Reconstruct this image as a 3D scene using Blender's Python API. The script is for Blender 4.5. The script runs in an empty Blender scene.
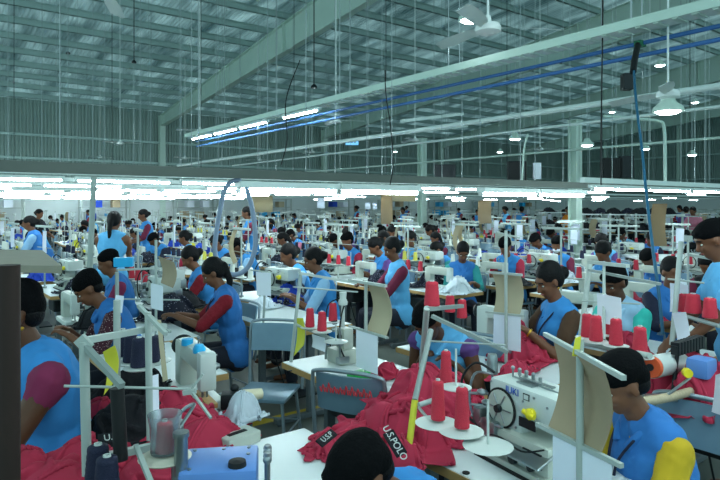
import bpy, bmesh, math, random
from mathutils import Vector, Matrix, noise, Euler
R=random.Random(7)
SC=bpy.context.scene; COL=SC.collection
PI=math.pi
# ------------------------------------------------------------------ camera
H=1.75; YAW=math.radians(36.87); F0=600.0; HZ=205.0
cd=bpy.data.cameras.new('camera'); cam=bpy.data.objects.new('camera',cd); COL.objects.link(cam)
cam.location=(0,0,H); cam.rotation_euler=(PI/2,0,-YAW)
cd.sensor_width=36; cd.lens=30; cd.shift_y=-(240-HZ)/720.0; cd.clip_end=300
SC.camera=cam
def W(px,f,z):
    "point at depth f seen in column px, at height z"
    r=(px-360)/F0*f
    return Vector((.8*r+.6*f,-.6*r+.8*f,z))
def P(px,py,z):
    f=(H-z)*F0/(py-HZ); return W(px,f,z)
def Q(px,py,f):
    return W(px,f,H-(py-HZ)*f/F0)
# ------------------------------------------------------------------ materials
def lin(h):
    c=[int(h[i:i+2],16)/255 for i in (0,2,4)]
    return tuple(((x+.055)/1.055)**2.4 if x>.04045 else x/12.92 for x in c)
MATS={}
def mat(name,hexc,rough=.6,metal=0,var=.12,scale=12,bump=0,bscale=40,spec=.4,trans=0,alpha=1,sheen=0):
    if name in MATS: return MATS[name]
    m=bpy.data.materials.new(name); m.use_nodes=True; nt=m.node_tree; b=nt.nodes['Principled BSDF']
    c=lin(hexc)
    b.inputs['Roughness'].default_value=rough; b.inputs['Metallic'].default_value=metal
    b.inputs['Specular IOR Level'].default_value=spec
    if trans: b.inputs['Transmission Weight'].default_value=trans
    if alpha<1: b.inputs['Alpha'].default_value=alpha
    if sheen: b.inputs['Sheen Weight'].default_value=sheen
    tc=nt.nodes.new('ShaderNodeTexCoord'); n=nt.nodes.new('ShaderNodeTexNoise')
    n.inputs['Scale'].default_value=scale; n.inputs['Detail'].default_value=3
    nt.links.new(tc.outputs['Object'],n.inputs['Vector'])
    mr=nt.nodes.new('ShaderNodeMix'); mr.data_type='RGBA'
    mr.inputs[6].default_value=tuple(x*(1-var) for x in c)+(1,); mr.inputs[7].default_value=tuple(min(1,x*(1+var)) for x in c)+(1,)
    nt.links.new(n.outputs['Fac'],mr.inputs[0]); nt.links.new(mr.outputs[2],b.inputs['Base Color'])
    if bump:
        n2=nt.nodes.new('ShaderNodeTexNoise'); n2.inputs['Scale'].default_value=bscale; n2.inputs['Detail'].default_value=4
        nt.links.new(tc.outputs['Object'],n2.inputs['Vector'])
        bp=nt.nodes.new('ShaderNodeBump'); bp.inputs['Strength'].default_value=bump; bp.inputs['Distance'].default_value=.02
        nt.links.new(n2.outputs['Fac'],bp.inputs['Height']); nt.links.new(bp.outputs['Normal'],b.inputs['Normal'])
    MATS[name]=m; return m
def emit(name,hexc,s):
    if name in MATS: return MATS[name]
    m=bpy.data.materials.new(name); m.use_nodes=True; nt=m.node_tree
    b=nt.nodes['Principled BSDF']; c=lin(hexc)+(1,)
    b.inputs['Base Color'].default_value=(.8,.8,.8,1); b.inputs['Emission Color'].default_value=c; b.inputs['Emission Strength'].default_value=s
    MATS[name]=m; return m
def dotted(name,base,dot,scale=60,thr=.3):
    if name in MATS: return MATS[name]
    m=mat(name,base,.85); nt=m.node_tree; b=nt.nodes['Principled BSDF']
    tc=nt.nodes.new('ShaderNodeTexCoord'); v=nt.nodes.new('ShaderNodeTexVoronoi'); v.inputs['Scale'].default_value=scale
    nt.links.new(tc.outputs['Object'],v.inputs['Vector'])
    lt=nt.nodes.new('ShaderNodeMath'); lt.operation='LESS_THAN'; lt.inputs[1].default_value=thr
    nt.links.new(v.outputs['Distance'],lt.inputs[0])
    mx=nt.nodes.new('ShaderNodeMix'); mx.data_type='RGBA'; mx.inputs[6].default_value=lin(base)+(1,); mx.inputs[7].default_value=lin(dot)+(1,)
    nt.links.new(lt.outputs[0],mx.inputs[0]); nt.links.new(mx.outputs[2],b.inputs['Base Color'])
    return m
M_white=mat('white_enamel','c3cbc7',.35,0,.04,6)
M_frame=mat('painted_frame','a7b1ac',.45,0,.08,8)
M_cream=mat('cream_machine','b6bcb2',.35,0,.05,8)
M_dark=mat('dark_metal','22272a',.45,.4,.2)
M_black=mat('black_rubber','0e1012',.6,0,.1)
M_steel=mat('steel','9aa3a5',.3,.9,.1)
M_top=mat('white_laminate','dfe6e6',.3,0,.03,3)
M_wood=mat('wood_edge','b08a55',.55,0,.2,25)
M_leg=mat('leg_grey','5c666a',.5,.3,.1)
M_chair=mat('chair_blue_grey','7391a3',.38,.25,.15,9)
M_chairf=mat('chair_frame','8d9ba3',.35,.5,.1)
M_vest=mat('blue_vest','3384c6',.85,0,.08,5,.15,18)
M_vestl=mat('light_blue_vest','5caadb',.85,0,.08,5,.15,18)
M_vestd=mat('deep_blue_vest','2c6fb4',.85,0,.08,5,.15,18)
M_skin=mat('brown_skin','6e4630',.5,0,.08,10,spec=.35)
M_skin2=mat('dark_brown_skin','54331f',.5,0,.08,10,spec=.35)
M_hair=mat('black_hair','080709',.65,0,.2,60,.3,120,spec=.2)
M_cap=mat('black_cap','090a0c',.95,0,.15,40,.3,90,spec=.1)
M_trous=mat('dark_trousers','1c1f2c',.9,0,.15,8)
M_red=mat('red_thread','c42c40',.7,0,.07,80,.35,220)
M_redc=mat('red_garment_cloth','ac2844',.85,0,.1,6)
M_redd=mat('dark_red_cloth','7d1322',.9,0,.12,8,.2,60)
M_navyc=dotted('navy_dotted_cloth','14172a','8c90a4',46,.2)
M_navy=mat('navy_thread','161a35',.75,0,.1,80,.3,220)
M_blackc=mat('black_cloth','121319',.9,0,.2,10,.2,60)
M_bluec=mat('royal_blue_cloth','1c3fa8',.85,0,.15,8,.2,50)
M_yel=mat('yellow_tape','d6cf3c',.6,0,.08)
M_paper=mat('paper','e4e8f2',.8,0,.02)
M_card=mat('cardboard','b3a78c',.85,0,.06,4)
M_kraft=mat('kraft_board','a08e74',.85,0,.12,5)
M_bhose=mat('blue_pipe','3a6ba8',.4,0,.05)
M_ghose=mat('grey_hose','76869c',.4,0,.08)
M_tcable=mat('teal_cable','1f5a78',.5,0,.05)
M_tube=emit('tube_glow','e6fbff',28.0)
M_lamp=emit('lamp_glow','eafcff',9.0)
M_refl=mat('reflector_white','d5e0dc',.4,0,.03)
M_beam=mat('dark_channel','59615b',.5,.2,.08,4)
M_steelp=mat('painted_steel','c3d6cb',.5,.1,.06,2)
M_purlin=mat('purlin_steel','a3bab6',.45,.2,.08,2)
M_fan=mat('fan_white','dde3e1',.4,0,.05)
M_greenp=mat('green_plastic','1aa04a',.4)
M_cyan=mat('cyan_plastic','25a5dc',.4)
M_bluem=mat('blue_machine_enamel','5a86c8',.4,0,.06)
M_orange=mat('orange_plastic','d8562a',.5)
M_yk=mat('yellow_knob','e6d022',.4)
M_glass=mat('clear_plastic','dfe9ee',.15,0,.02,trans=.9)
M_brown=mat('dark_brown_post','2a1a14',.7,0,.2,12)
M_braid=mat('braided_hose','b5a488',.8,0,.25,70)
M_floor=None
# ------------------------------------------------------------------ mesh helpers
def obj(name,bm,m,parent=None,smooth=False,loc=None):
    me=bpy.data.meshes.new(name); bm.to_mesh(me); bm.free()
    if not isinstance(m,(list,tuple)): m=[m]
    for x in m: me.materials.append(x)
    if smooth:
        for p in me.polygons: p.use_smooth=True
        try: me.set_sharp_from_angle(angle=math.radians(50))
        except Exception: pass
    o=bpy.data.objects.new(name,me); COL.objects.link(o)
    if parent: o.parent=parent
    if loc is not None: o.location=loc
    return o
def thing(name,label,cat,loc=(0,0,0),rz=0,group=None):
    o=bpy.data.objects.new(name,None); COL.objects.link(o); o.empty_display_size=.1
    o.location=loc; o.rotation_euler=(0,0,rz); o['label']=label; o['category']=cat
    if group: o['group']=group
    return o
def tag(o,label,cat,group=None):
    o['label']=label; o['category']=cat
    if group: o['group']=group
    elif 'group' in o: del o['group']
    return o
def struct(o): o['kind']='structure'; return o
def box(bm,x0,x1,y0,y1,z0,z1,mi=0,bev=0,M=None):
    g=bmesh.ops.create_cube(bm,size=1); vs=g['verts']
    for v in vs: v.co=Vector(((x0+x1)/2+v.co.x*(x1-x0),(y0+y1)/2+v.co.y*(y1-y0),(z0+z1)/2+v.co.z*(z1-z0)))
    fs=set(f for v in vs for f in v.link_faces)
    for f in fs: f.material_index=mi
    if bev:
        es=list(set(e for v in vs for e in v.link_edges))
        r=bmesh.ops.bevel(bm,geom=es,offset=bev,segments=2,affect='EDGES',profile=.6)
        for f in r['faces']: f.material_index=mi
        vs=list(set([v for v in r['verts']]+[v for v in vs if v.is_valid]))
    if M is not None: bmesh.ops.transform(bm,matrix=M,verts=[v for v in vs if v.is_valid])
    return vs
def rod(bm,a,b,r,r2=None,n=8,mi=0,cap=True):
    a=Vector(a);b=Vector(b); d=b-a; L=d.length
    if L<1e-6: return
    r2=r if r2 is None else r2
    q=d.to_track_quat('Z','Y').to_matrix().to_4x4()
    g=bmesh.ops.create_cone(bm,cap_ends=cap,segments=n,radius1=r,radius2=max(r2,1e-5),depth=L,matrix=Matrix.Translation((a+b)/2)@q)
    for f in set(f for v in g['verts'] for f in v.link_faces): f.material_index=mi; 
def bar(bm,a,b,w,h,mi=0):
    "flat bar from a to b, w wide, h tall"
    a=Vector(a);b=Vector(b); d=b-a; L=d.length; x=d.normalized()
    up=Vector((0,0,1)) if abs(x.z)<.95 else Vector((0,1,0))
    y=up.cross(x).normalized(); z=x.cross(y)
    m=Matrix((x,y,z)).transposed().to_4x4(); m.translation=(a+b)/2
    g=bmesh.ops.create_cube(bm,size=1)
    for v in g['verts']: v.co=m@Vector((v.co.x*L,v.co.y*w,v.co.z*h))
    for f in set(f for v in g['verts'] for f in v.link_faces): f.material_index=mi
def ball(bm,c,r,sc=(1,1,1),rot=None,mi=0,u=14,v=10):
    g=bmesh.ops.create_uvsphere(bm,u_segments=u,v_segments=v,radius=1)
    M=Matrix.Translation(c)@(rot.to_matrix().to_4x4() if rot else Matrix())@Matrix.Diagonal((r*sc[0],r*sc[1],r*sc[2],1))
    bmesh.ops.transform(bm,matrix=M,verts=g['verts'])
    for f in set(f for v in g['verts'] for f in v.link_faces): f.material_index=mi
def lathe(bm,prof,n=20,c=(0,0,0),mi=0,axis=None):
    c=Vector(c); rings=[]
    Rm=axis.to_matrix() if axis else Matrix.Identity(3)
    for r,z in prof:
        rings.append([bm.verts.new(c+Rm@Vector((r*math.cos(2*PI*i/n),r*math.sin(2*PI*i/n),z))) for i in range(n)])
    for a,b in zip(rings,rings[1:]):
        for i in range(n):
            f=bm.faces.new((a[i],a[(i+1)%n],b[(i+1)%n],b[i])); f.material_index=mi
    for ring,rev in ((rings[0],True),(rings[-1],False)):
        if (ring[0].co-ring[n//2].co).length>1e-4:
            f=bm.faces.new(ring[::-1] if rev else ring); f.material_index=mi
def caps(bm,a,b,ra,rb,n=10):
    "tapered capsule"
    a=Vector(a);b=Vector(b); d=b-a; L=max(d.length,1e-4)
    q=d.to_track_quat('Z','Y').to_matrix().to_4x4() if d.length>1e-5 else Matrix()
    prof=[(ra*math.sin(t),-ra*math.cos(t)) for t in (.05,.5,1.0,PI/2)]+[(rb*math.cos(t),L+rb*math.sin(t)) for t in (0,.55,1.05,1.52)]
    M=Matrix.Translation(a)@q; rings=[]
    for r,z in prof: rings.append([bm.verts.new(M@Vector((r*math.cos(2*PI*i/n),r*math.sin(2*PI*i/n),z))) for i in range(n)])
    for p,s in zip(rings,rings[1:]):
        for i in range(n): bm.faces.new((p[i],p[(i+1)%n],s[(i+1)%n],s[i]))
    bm.faces.new(rings[0][::-1]); bm.faces.new(rings[-1])
def path_tube(bm,pts,r,n=8,mi=0,sub=6):
    pts=[Vector(p) for p in pts]
    # catmull
    out=[]
    for i in range(len(pts)-1):
        p0=pts[max(i-1,0)];p1=pts[i];p2=pts[i+1];p3=pts[min(i+2,len(pts)-1)]
        for k in range(sub):
            t=k/sub
            out.append(.5*((2*p1)+(-p0+p2)*t+(2*p0-5*p1+4*p2-p3)*t*t+(-p0+3*p1-3*p2+p3)*t**3))
    out.append(pts[-1]); rings=[]
    prev=None
    for i,p in enumerate(out):
        d=(out[min(i+1,len(out)-1)]-out[max(i-1,0)]).normalized()
        if prev is None: x=d.orthogonal().normalized()
        else: x=(prev-d*prev.dot(d)).normalized()
        prev=x; y=d.cross(x)
        rings.append([bm.verts.new(p+x*r*math.cos(2*PI*k/n)+y*r*math.sin(2*PI*k/n)) for k in range(n)])
    for a,b in zip(rings,rings[1:]):
        for i in range(n):
            f=bm.faces.new((a[i],a[(i+1)%n],b[(i+1)%n],b[i])); f.material_index=mi
    bm.faces.new(rings[0][::-1]); bm.faces.new(rings[-1])
def NB(): return bmesh.new()
def remesh(bm,voxel,smooth=3):
    me=bpy.data.meshes.new('tmp'); bm.to_mesh(me); bm.free()
    o=bpy.data.objects.new('tmp',me); COL.objects.link(o)
    m=o.modifiers.new('r','REMESH'); m.mode='VOXEL'; m.voxel_size=voxel
    if smooth:
        s=o.modifiers.new('s','SMOOTH'); s.iterations=smooth; s.factor=.5
    dg=bpy.context.evaluated_depsgraph_get(); ev=o.evaluated_get(dg)
    nm=bpy.data.meshes.new_from_object(ev); nm.materials.clear()
    bpy.data.objects.remove(o); bpy.data.meshes.remove(me)
    for p in nm.polygons: p.use_smooth=True
    return nm
def wrinkle(me,amp,sc,seed=0):
    off=Vector((seed*3.1,seed*1.7,0)); cos=[(v.co.copy(),v.normal.copy()) for v in me.vertices]
    for v,(c,n) in zip(me.vertices,cos):
        p=Vector((c.x*sc,c.y*sc,c.z*sc*.55))+off; w=noise.noise_vector(p*.7)*.8
        v.co=c+n*amp*(1-2.2*abs(noise.noise(p+w))+.5*noise.noise(p*2.3))
    return me
def mobj(name,me,m,parent=None):
    me.name=name
    if len(me.materials)==0: me.materials.append(m)
    o=bpy.data.objects.new(name,me); COL.objects.link(o)
    if parent: o.parent=parent
    return o
CH={}
def kids(o): return [c for c in bpy.data.objects if c.parent==o]
def copytree(root,loc,rz,label,group=None,mats=None,scale=None):
    if root not in CH:
        CH[root]=[(c,kids(c)) for c in kids(root)]
    r=root.copy(); COL.objects.link(r); r.location=loc; r.rotation_euler=(0,0,rz); r['label']=label
    if group: r['group']=group
    elif 'group' in r: del r['group']
    if scale: r.scale=scale
    for c,gs in CH[root]:
        k=c.copy(); COL.objects.link(k); k.parent=r
        if mats:
            base=c.name.split('.')[0]
            if base in mats:
                k.material_slots[0].link='OBJECT'; k.material_slots[0].material=mats[base]
        for g in gs:
            d=g.copy(); COL.objects.link(d); d.parent=k
            if mats and d.name.split('.')[0] in mats: d.material_slots[0].link='OBJECT'; d.material_slots[0].material=mats[d.name.split('.')[0]]
    return r
def text(body,size,m,parent,M,name='lettering',depth=.001):
    c=bpy.data.curves.new('t','FONT'); c.body=body; c.size=size; c.extrude=depth; c.align_x='CENTER'; c.align_y='CENTER'
    o=bpy.data.objects.new('t',c); COL.objects.link(o)
    dg=bpy.context.evaluated_depsgraph_get(); me=bpy.data.meshes.new_from_object(o.evaluated_get(dg))
    bpy.data.objects.remove(o); me.materials.clear(); me.materials.append(m); me.transform(M)
    k=bpy.data.objects.new(name,me); COL.objects.link(k); k.parent=parent
    return k
ORD=['first','second','third','fourth','fifth','sixth','seventh','eighth','ninth','tenth','eleventh','twelfth','thirteenth','fourteenth','fifteenth','sixteenth','seventeenth','eighteenth','nineteenth','twentieth']
def od(i):
    if i<20: return ORD[i]
    t={2:'twenty',3:'thirty',4:'forty',5:'fifty'}[(i+1)//10]
    u=(i+1)%10
    return t+'-'+ORD[u-1] if u else {'twenty':'twentieth','thirty':'thirtieth','forty':'fortieth','fifty':'fiftieth'}[t]
# ------------------------------------------------------------------ people
def ik(a,b,l1,l2,pole):
    a=Vector(a);b=Vector(b); d=b-a; L=min(d.length,l1+l2-.005); dn=d.normalized(); b=a+dn*L
    x=(l1*l1-l2*l2+L*L)/(2*L); h=math.sqrt(max(0,l1*l1-x*x))
    p=Vector(pole); p=(p-dn*p.dot(dn)).normalized()
    return a+dn*x+p*h,b
HEAD=[None]
def person(label,loc,rz,lean=14,hp=35,hyaw=0,hands=((.42,.1,.84),(.42,-.1,.84)),standing=False,hair='bun',skin=None,vest=None,sleeve=None,sl=1.0,trous=None,vox=.011,hz=None,group=None,far=False,w=1.0,extras=(),elbow=(-.3,.5,-.8),bow=0):
    """seated (or standing) figure facing +X in its own frame, origin on the floor under the hips"""
    skin=skin or M_skin; vest=vest or M_vest; sleeve=sleeve or M_redd; trous=trous or M_trous
    hipz=.88 if standing else .53
    la=math.radians(lean); ax=Vector((math.sin(la),0,math.cos(la)))
    la2=math.radians(lean+bow); ax2=Vector((math.sin(la2),0,math.cos(la2)))
    hip=Vector((0,0,hipz)); waist=hip+ax*.17; chest=waist+ax2*.19; sh=chest+ax2*.1; nk=sh+ax2*.04
    ha=math.radians(lean*.6+hp); hx=Matrix.Rotation(math.radians(hyaw),3,'Z')@Matrix.Rotation(ha,3,'Y')
    nb=nk+Vector((.02,0,0))
    up=Vector((math.sin(math.radians(lean+bow+hp*.35)),0,math.cos(math.radians(lean+bow+hp*.35))))
    hc=nb+up*.17+Vector((.015,0,0))
    def hd(p): return hc+hx@Vector(p)
    shl=[sh+Vector((0,s*.165*w,-.02)) for s in (1,-1)]
    arms=[]
    for i,s in enumerate((1,-1)):
        h=Vector(hands[i]); 
        el,wr=ik(shl[i],h,.27,.235,(elbow[0],s*elbow[1],elbow[2]))
        arms.append((shl[i],el,wr))
    feet=[]
    for s in (1,-1):
        hj=hip+Vector((0,s*.085,-.02))
        if standing: kn=hj+Vector((.02,s*.01,-.4)); an=kn+Vector((-.03,0,-.38))
        else: kn=hj+Vector((.40,s*.05,-.0)); an=kn+Vector((.02,0,-.42))
        feet.append((hj,kn,an))
    def torso(bm,g,full=True):
        caps(bm,hip+Vector((0,.07*w,0)),hip+Vector((0,-.07*w,0)),.115+g,.115+g)
        bmq=Euler((0,la,0)).to_quaternion()
        ball(bm,waist,1,(.095*w+g,.135*w+g,.15+g),bmq.to_euler())
        ball(bm,chest,1,(.1*w+g,.16*w+g,.19+g),bmq.to_euler())
        if full: caps(bm,sh+Vector((0,.12*w,-.01)),sh+Vector((0,-.12*w,-.01)),.06+g,.06+g)
        ball(bm,chest+Vector((.05,0,-.01)),1,(.09+g,.13*w+g,.09+g))
    HEAD[0]=hc.copy(); root=thing('person',label,'person',loc,rz,group)
    nn=8 if far else 10
    bm=NB(); torso(bm,0)
    caps(bm,nk-up*.03,hc-up*.04,.055,.05)
    he=Euler((0,ha,math.radians(hyaw)),'XYZ')
    er=(Matrix.Rotation(math.radians(hyaw),4,'Z')@Matrix.Rotation(ha,4,'Y')).to_euler()
    ball(bm,hd((-.012,0,.03)),1,(.094,.075,.09),er)
    ball(bm,hd((.022,0,-.035)),1,(.066,.056,.078),er)
    ball(bm,hd((.05,0,-.078)),1,(.03,.03,.024),er)
    if not far:
        caps(bm,hd((.078,0,.018)),hd((.1,0,-.022)),.008,.014,8)
        for s in (1,-1):
            ball(bm,hd((-.005,s*.076,-.01)),1,(.018,.009,.03),er)
            ball(bm,hd((.062,s*.03,-.022)),1,(.025,.02,.02),er)
        caps(bm,hd((.075,.016,-.052)),hd((.075,-.016,-.052)),.011,.011,8)
        caps(bm,hd((.076,.035,.034)),hd((.076,-.035,.034)),.012,.012,8)
    for i,(a,e,wr) in enumerate(arms):
        s=(1,-1)[i]
        caps(bm,a,e,.046*w,.037,nn); caps(bm,e,wr,.038,.025,nn)
        d=(wr-e).normalized(); fwd=(d+Vector((.15,-s*.25,-.15))).normalized(); side=fwd.cross(Vector((0,0,1))).normalized()
        pc=wr+fwd*.05
        if far: caps(bm,wr,wr+fwd*.11,.028,.022,8)
        else:
            q=fwd.to_track_quat('X','Z').to_euler(); ball(bm,pc,1,(.05,.036,.017),q)
            for k,(o_,l_) in enumerate(((-.028,.062),(-.01,.072),(.01,.068),(.028,.054))):
                b0=pc+fwd*.03+side*o_; b1=b0+fwd*l_*.5+Vector((0,0,-.006)); b2=b1+(fwd*.6+Vector((0,0,-.75))).normalized()*l_*.55
                caps(bm,b0,b1,.0095,.009,8); caps(bm,b1,b2,.009,.0075,8)
            t0=wr+fwd*.02+side*(.024*s); t1=t0+(fwd*.6+side*s*.8).normalized()*.035; t2=t1+(fwd+Vector((0,0,-.3))).normalized()*.03
            caps(bm,t0,t1,.013,.011,8); caps(bm,t1,t2,.011,.009,8)
    for i,(a,k,n_) in enumerate(feet):
        caps(bm,a,k,.075,.05,nn); caps(bm,k,n_,.048,.033,nn); 
        if a.z-k.z<.1: pass
        caps(bm,n_-Vector((.03,0,.04)),n_+Vector((.15,0,-.055)),.032,.026,8)
    mobj('body',remesh(bm,vox,3),skin,root)
    v2=vox*1.25
    # shirt with sleeves
    bm=NB(); torso(bm,.008)
    for a,e,wr in arms:
        if sl<=1: caps(bm,a,a+(e-a)*sl,.062*w,.056)
        else: caps(bm,a,e,.062*w,.05); caps(bm,e,e+(wr-e)*(sl-1),.05,.038)
    mobj('shirt',wrinkle(remesh(bm,v2,2),.004,22,1),sleeve,root)
    bm=NB(); torso(bm,.018,False)
    caps(bm,sh+Vector((0,.105*w,0)),sh+Vector((0,-.105*w,0)),.075,.075)
    caps(bm,hip+Vector((0,.07,-.02)),hip+Vector((0,-.07,-.02)),.135,.135)
    vo=mobj('vest',wrinkle(remesh(bm,v2,2),.008,11,2),vest,root)
    if not far:
        bm=NB()
        for s in (1,-1):
            pts=[nk+Vector((-.06,0,.012)),nk+Vector((-.03,s*.068,.01)),nk+Vector((.06,s*.066,-.02)),nk+Vector((.1,s*.035,-.08))]
            path_tube(bm,pts,.017,8)
        obj('collar',bm,vest,vo,True)
    bm=NB()
    caps(bm,hip+Vector((0,.08,-.03)),hip+Vector((0,-.08,-.03)),.125,.125)
    for a,k,n_ in feet: caps(bm,a,k,.1,.075); caps(bm,k,n_,.078,.062)
    mobj('trousers',remesh(bm,v2*1.2,2),trous,root)
    bm=NB()
    if hair=='cap':
        ball(bm,hd((-.022,0,.056)),1,(.106,.088,.074),er); ball(bm,hd((-.06,0,.015)),1,(.062,.077,.07),er)
        caps(bm,hd((.055,.035,.07)),hd((.055,-.035,.07)),.028,.028)
        mobj('cap',remesh(bm,vox,2),M_cap,root)
        bm=NB(); ball(bm,hd((-.055,0,-.015)),1,(.052,.074,.06),er)
        mobj('hair',remesh(bm,vox,2),M_hair,root)
    else:
        ball(bm,hd((-.022,0,.042)),1,(.1,.084,.088),er); ball(bm,hd((-.045,0,.0)),1,(.068,.082,.075),er)
        if hair=='bun': ball(bm,hd((-.12,0,-.005)),.045)
        if hair=='tail':
            p=hd((-.11,0,.0)); caps(bm,p,p+Vector((-.05,0,-.12)),.035,.03); caps(bm,p+Vector((-.05,0,-.12)),p+Vector((-.04,0,-.34)),.03,.014)
        mobj('hair',remesh(bm,vox,2),M_hair,root)
    if not far and vox<.013:
        # cut hair away from the face with eyes and brows set on the face
        for s in (1,-1):
            bm=NB(); ball(bm,hd((.071,s*.03,.004)),1,(.008,.012,.004),er,u=10,v=8); eo=obj('eye',bm,M_white,root,True)
            bm=NB(); ball(bm,hd((.077,s*.03,.003)),1,(.005,.007,.0045),er,u=10,v=8); obj('iris',bm,M_black,eo,True)
            bm=NB(); path_tube(bm,[hd((.082,s*.012,.028)),hd((.084,s*.03,.034)),hd((.07,s*.05,.026))],.004,6); obj('eyebrow',bm,M_hair,root,True)
        bm=NB(); caps(bm,hd((.087,.014,-.052)),hd((.087,-.014,-.052)),.006,.006,8); obj('lips',bm,mat('lips','7a3a36',.5),root,True)
    if 'lanyard' in extras:
        bm=NB(); path_tube(bm,[nk+Vector((-.05,.03,.03)),nk+Vector((.06,.07,-.01)),chest+Vector((.178,.03,.0)),chest+Vector((.178,0,-.12))],.006,6)
        path_tube(bm,[nk+Vector((-.05,-.03,.03)),nk+Vector((.06,-.07,-.01)),chest+Vector((.178,-.03,.0)),chest+Vector((.178,0,-.12))],.006,6)
        obj('lanyard',bm,M_navy,root,True)
    if 'bangle' in extras:
        for a,e,wr in arms:
            bm=NB(); d=(wr-e).normalized(); rod(bm,wr-d*.02,wr-d*.008,.031,n=14); obj('bangle',bm,mat('gold','c89a3a',.3,.9),root,True)
    if 'earring' in extras:
        for s in (1,-1):
            bm=NB(); ball(bm,hd((-.005,s*.084,-.045)),.008,u=8,v=6); obj('earring',bm,mat('gold','c89a3a',.3,.9),root,True)
    if 'mask' in extras:
        bm=NB(); ball(bm,hd((.055,0,-.045)),1,(.048,.052,.04),er); obj('face_mask',bm,M_paper,root,True)
    return root
# ------------------------------------------------------------------ furniture and machines
def flatten(root,name,label,cat):
    "one mesh holding a thing and its parts, used for far copies"
    bpy.context.view_layer.update()
    bm=NB(); mats=[]
    inv=root.matrix_world.inverted()
    for c in [root]+kids(root)+[g for k in kids(root) for g in kids(k)]:
        if c.type!='MESH': continue
        t=c.data.copy(); t.transform(inv@c.matrix_world)
        ms=[s.material for s in c.material_slots]
        idx=[]
        for m in ms:
            if m not in mats: mats.append(m)
            idx.append(mats.index(m))
        for p in t.polygons: p.material_index=idx[p.material_index] if idx else 0
        bm.from_mesh(t); bpy.data.meshes.remove(t)
    o=obj(name,bm,mats); o['label']=label; o['category']=cat
    for p in o.data.polygons: p.use_smooth=False
    return o
def kill(root):
    for c in kids(root):
        for g in kids(c): bpy.data.objects.remove(g)
        bpy.data.objects.remove(c)
    bpy.data.objects.remove(root)
def make_table(L=1.1,D=.55,label='t'):
    t=thing('sewing_table',label,'table')
    bm=NB(); box(bm,-D/2,D/2,-L/2,L/2,.735,.762,bev=.006); obj('tabletop',bm,M_top,t)
    bm=NB(); e=.004
    box(bm,-D/2-e,D/2+e,-L/2-e,-L/2+.001,.722,.757); box(bm,-D/2-e,D/2+e,L/2-.001,L/2+e,.722,.757)
    box(bm,-D/2-e,-D/2+.001,-L/2,L/2,.722,.757); box(bm,D/2-.001,D/2+e,-L/2,L/2,.722,.757)
    box(bm,-D/2+.01,D/2-.01,-L/2+.01,L/2-.01,.718,.736)
    obj('edge_band',bm,M_wood,t)
    for s in (-1,1):
        bm=NB(); y=s*(L/2-.13)
        box(bm,-.03,.03,y-.02,y+.02,.06,.72); box(bm,-D/2+.04,D/2-.04,y-.02,y+.02,.69,.72); box(bm,-D/2,D/2,y-.03,y+.03,.02,.06,bev=.006)
        rod(bm,(-D/2+.04,y,0),(-D/2+.04,y,.03),.018); rod(bm,(D/2-.04,y,0),(D/2-.04,y,.03),.018)
        obj('leg',bm,M_leg,t)
    bm=NB(); box(bm,-.15,.03,-.05,.25,.5,.66,bev=.02); rod(bm,(-.06,.25,.58),(-.06,.36,.58),.07); obj('motor',bm,M_dark,t)
    bm=NB(); box(bm,.02,.22,-.2,.2,.1,.115,bev=.003); rod(bm,(.1,.18,.11),(-.03,.2,.52),.006); obj('treadle',bm,M_dark,t)
    return t
def make_chair(label):
    t=thing('work_chair',label,'chair')   # faces +X
    bm=NB(); vs=box(bm,-.19,.2,-.19,.19,.43,.455,bev=.012)
    obj('seat',bm,M_chair,t,True)
    bm=NB(); n=8
    ring=[]
    for zi in range(6):
        z=.68+zi*.039
        ring.append([bm.verts.new((-.235-.03*zi/5+.035*((k-n/2)/(n/2))**2,-.19+.38*k/n*1.0,z)) for k in range(n+1)])
    for a,b in zip(ring,ring[1:]):
        for k in range(n): bm.faces.new((a[k],a[k+1],b[k+1],b[k]))
    bmesh.ops.recalc_face_normals(bm,faces=bm.faces); r=bmesh.ops.solidify(bm,geom=list(bm.faces),thickness=.014)
    obj('backrest',bm,M_chair,t,True)
    bm=NB()
    path_tube(bm,[(-.19,.2,.42),(-.215,.205,.6),(-.235,.205,.84),(-.25,.17,.89),(-.255,0,.9),(-.25,-.17,.89),(-.235,-.205,.84),(-.215,-.205,.6),(-.19,-.2,.42)],.011,8)
    obj('back_frame',bm,M_chairf,t,True)
    for sx in (-1,1):
        for sy in (-1,1):
            bm=NB(); rod(bm,(sx*.16,sy*.16,.43),(sx*.2,sy*.2,.0),.012); obj('leg',bm,M_chairf,t,True)
    bm=NB(); 
    for sy in (-1,1): rod(bm,(-.18,sy*.18,.2),(.18,sy*.18,.2),.007)
    rod(bm,(-.18,-.18,.2),(-.18,.18,.2),.007); obj('stretcher',bm,M_chairf,t,True)
    return t
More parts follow.
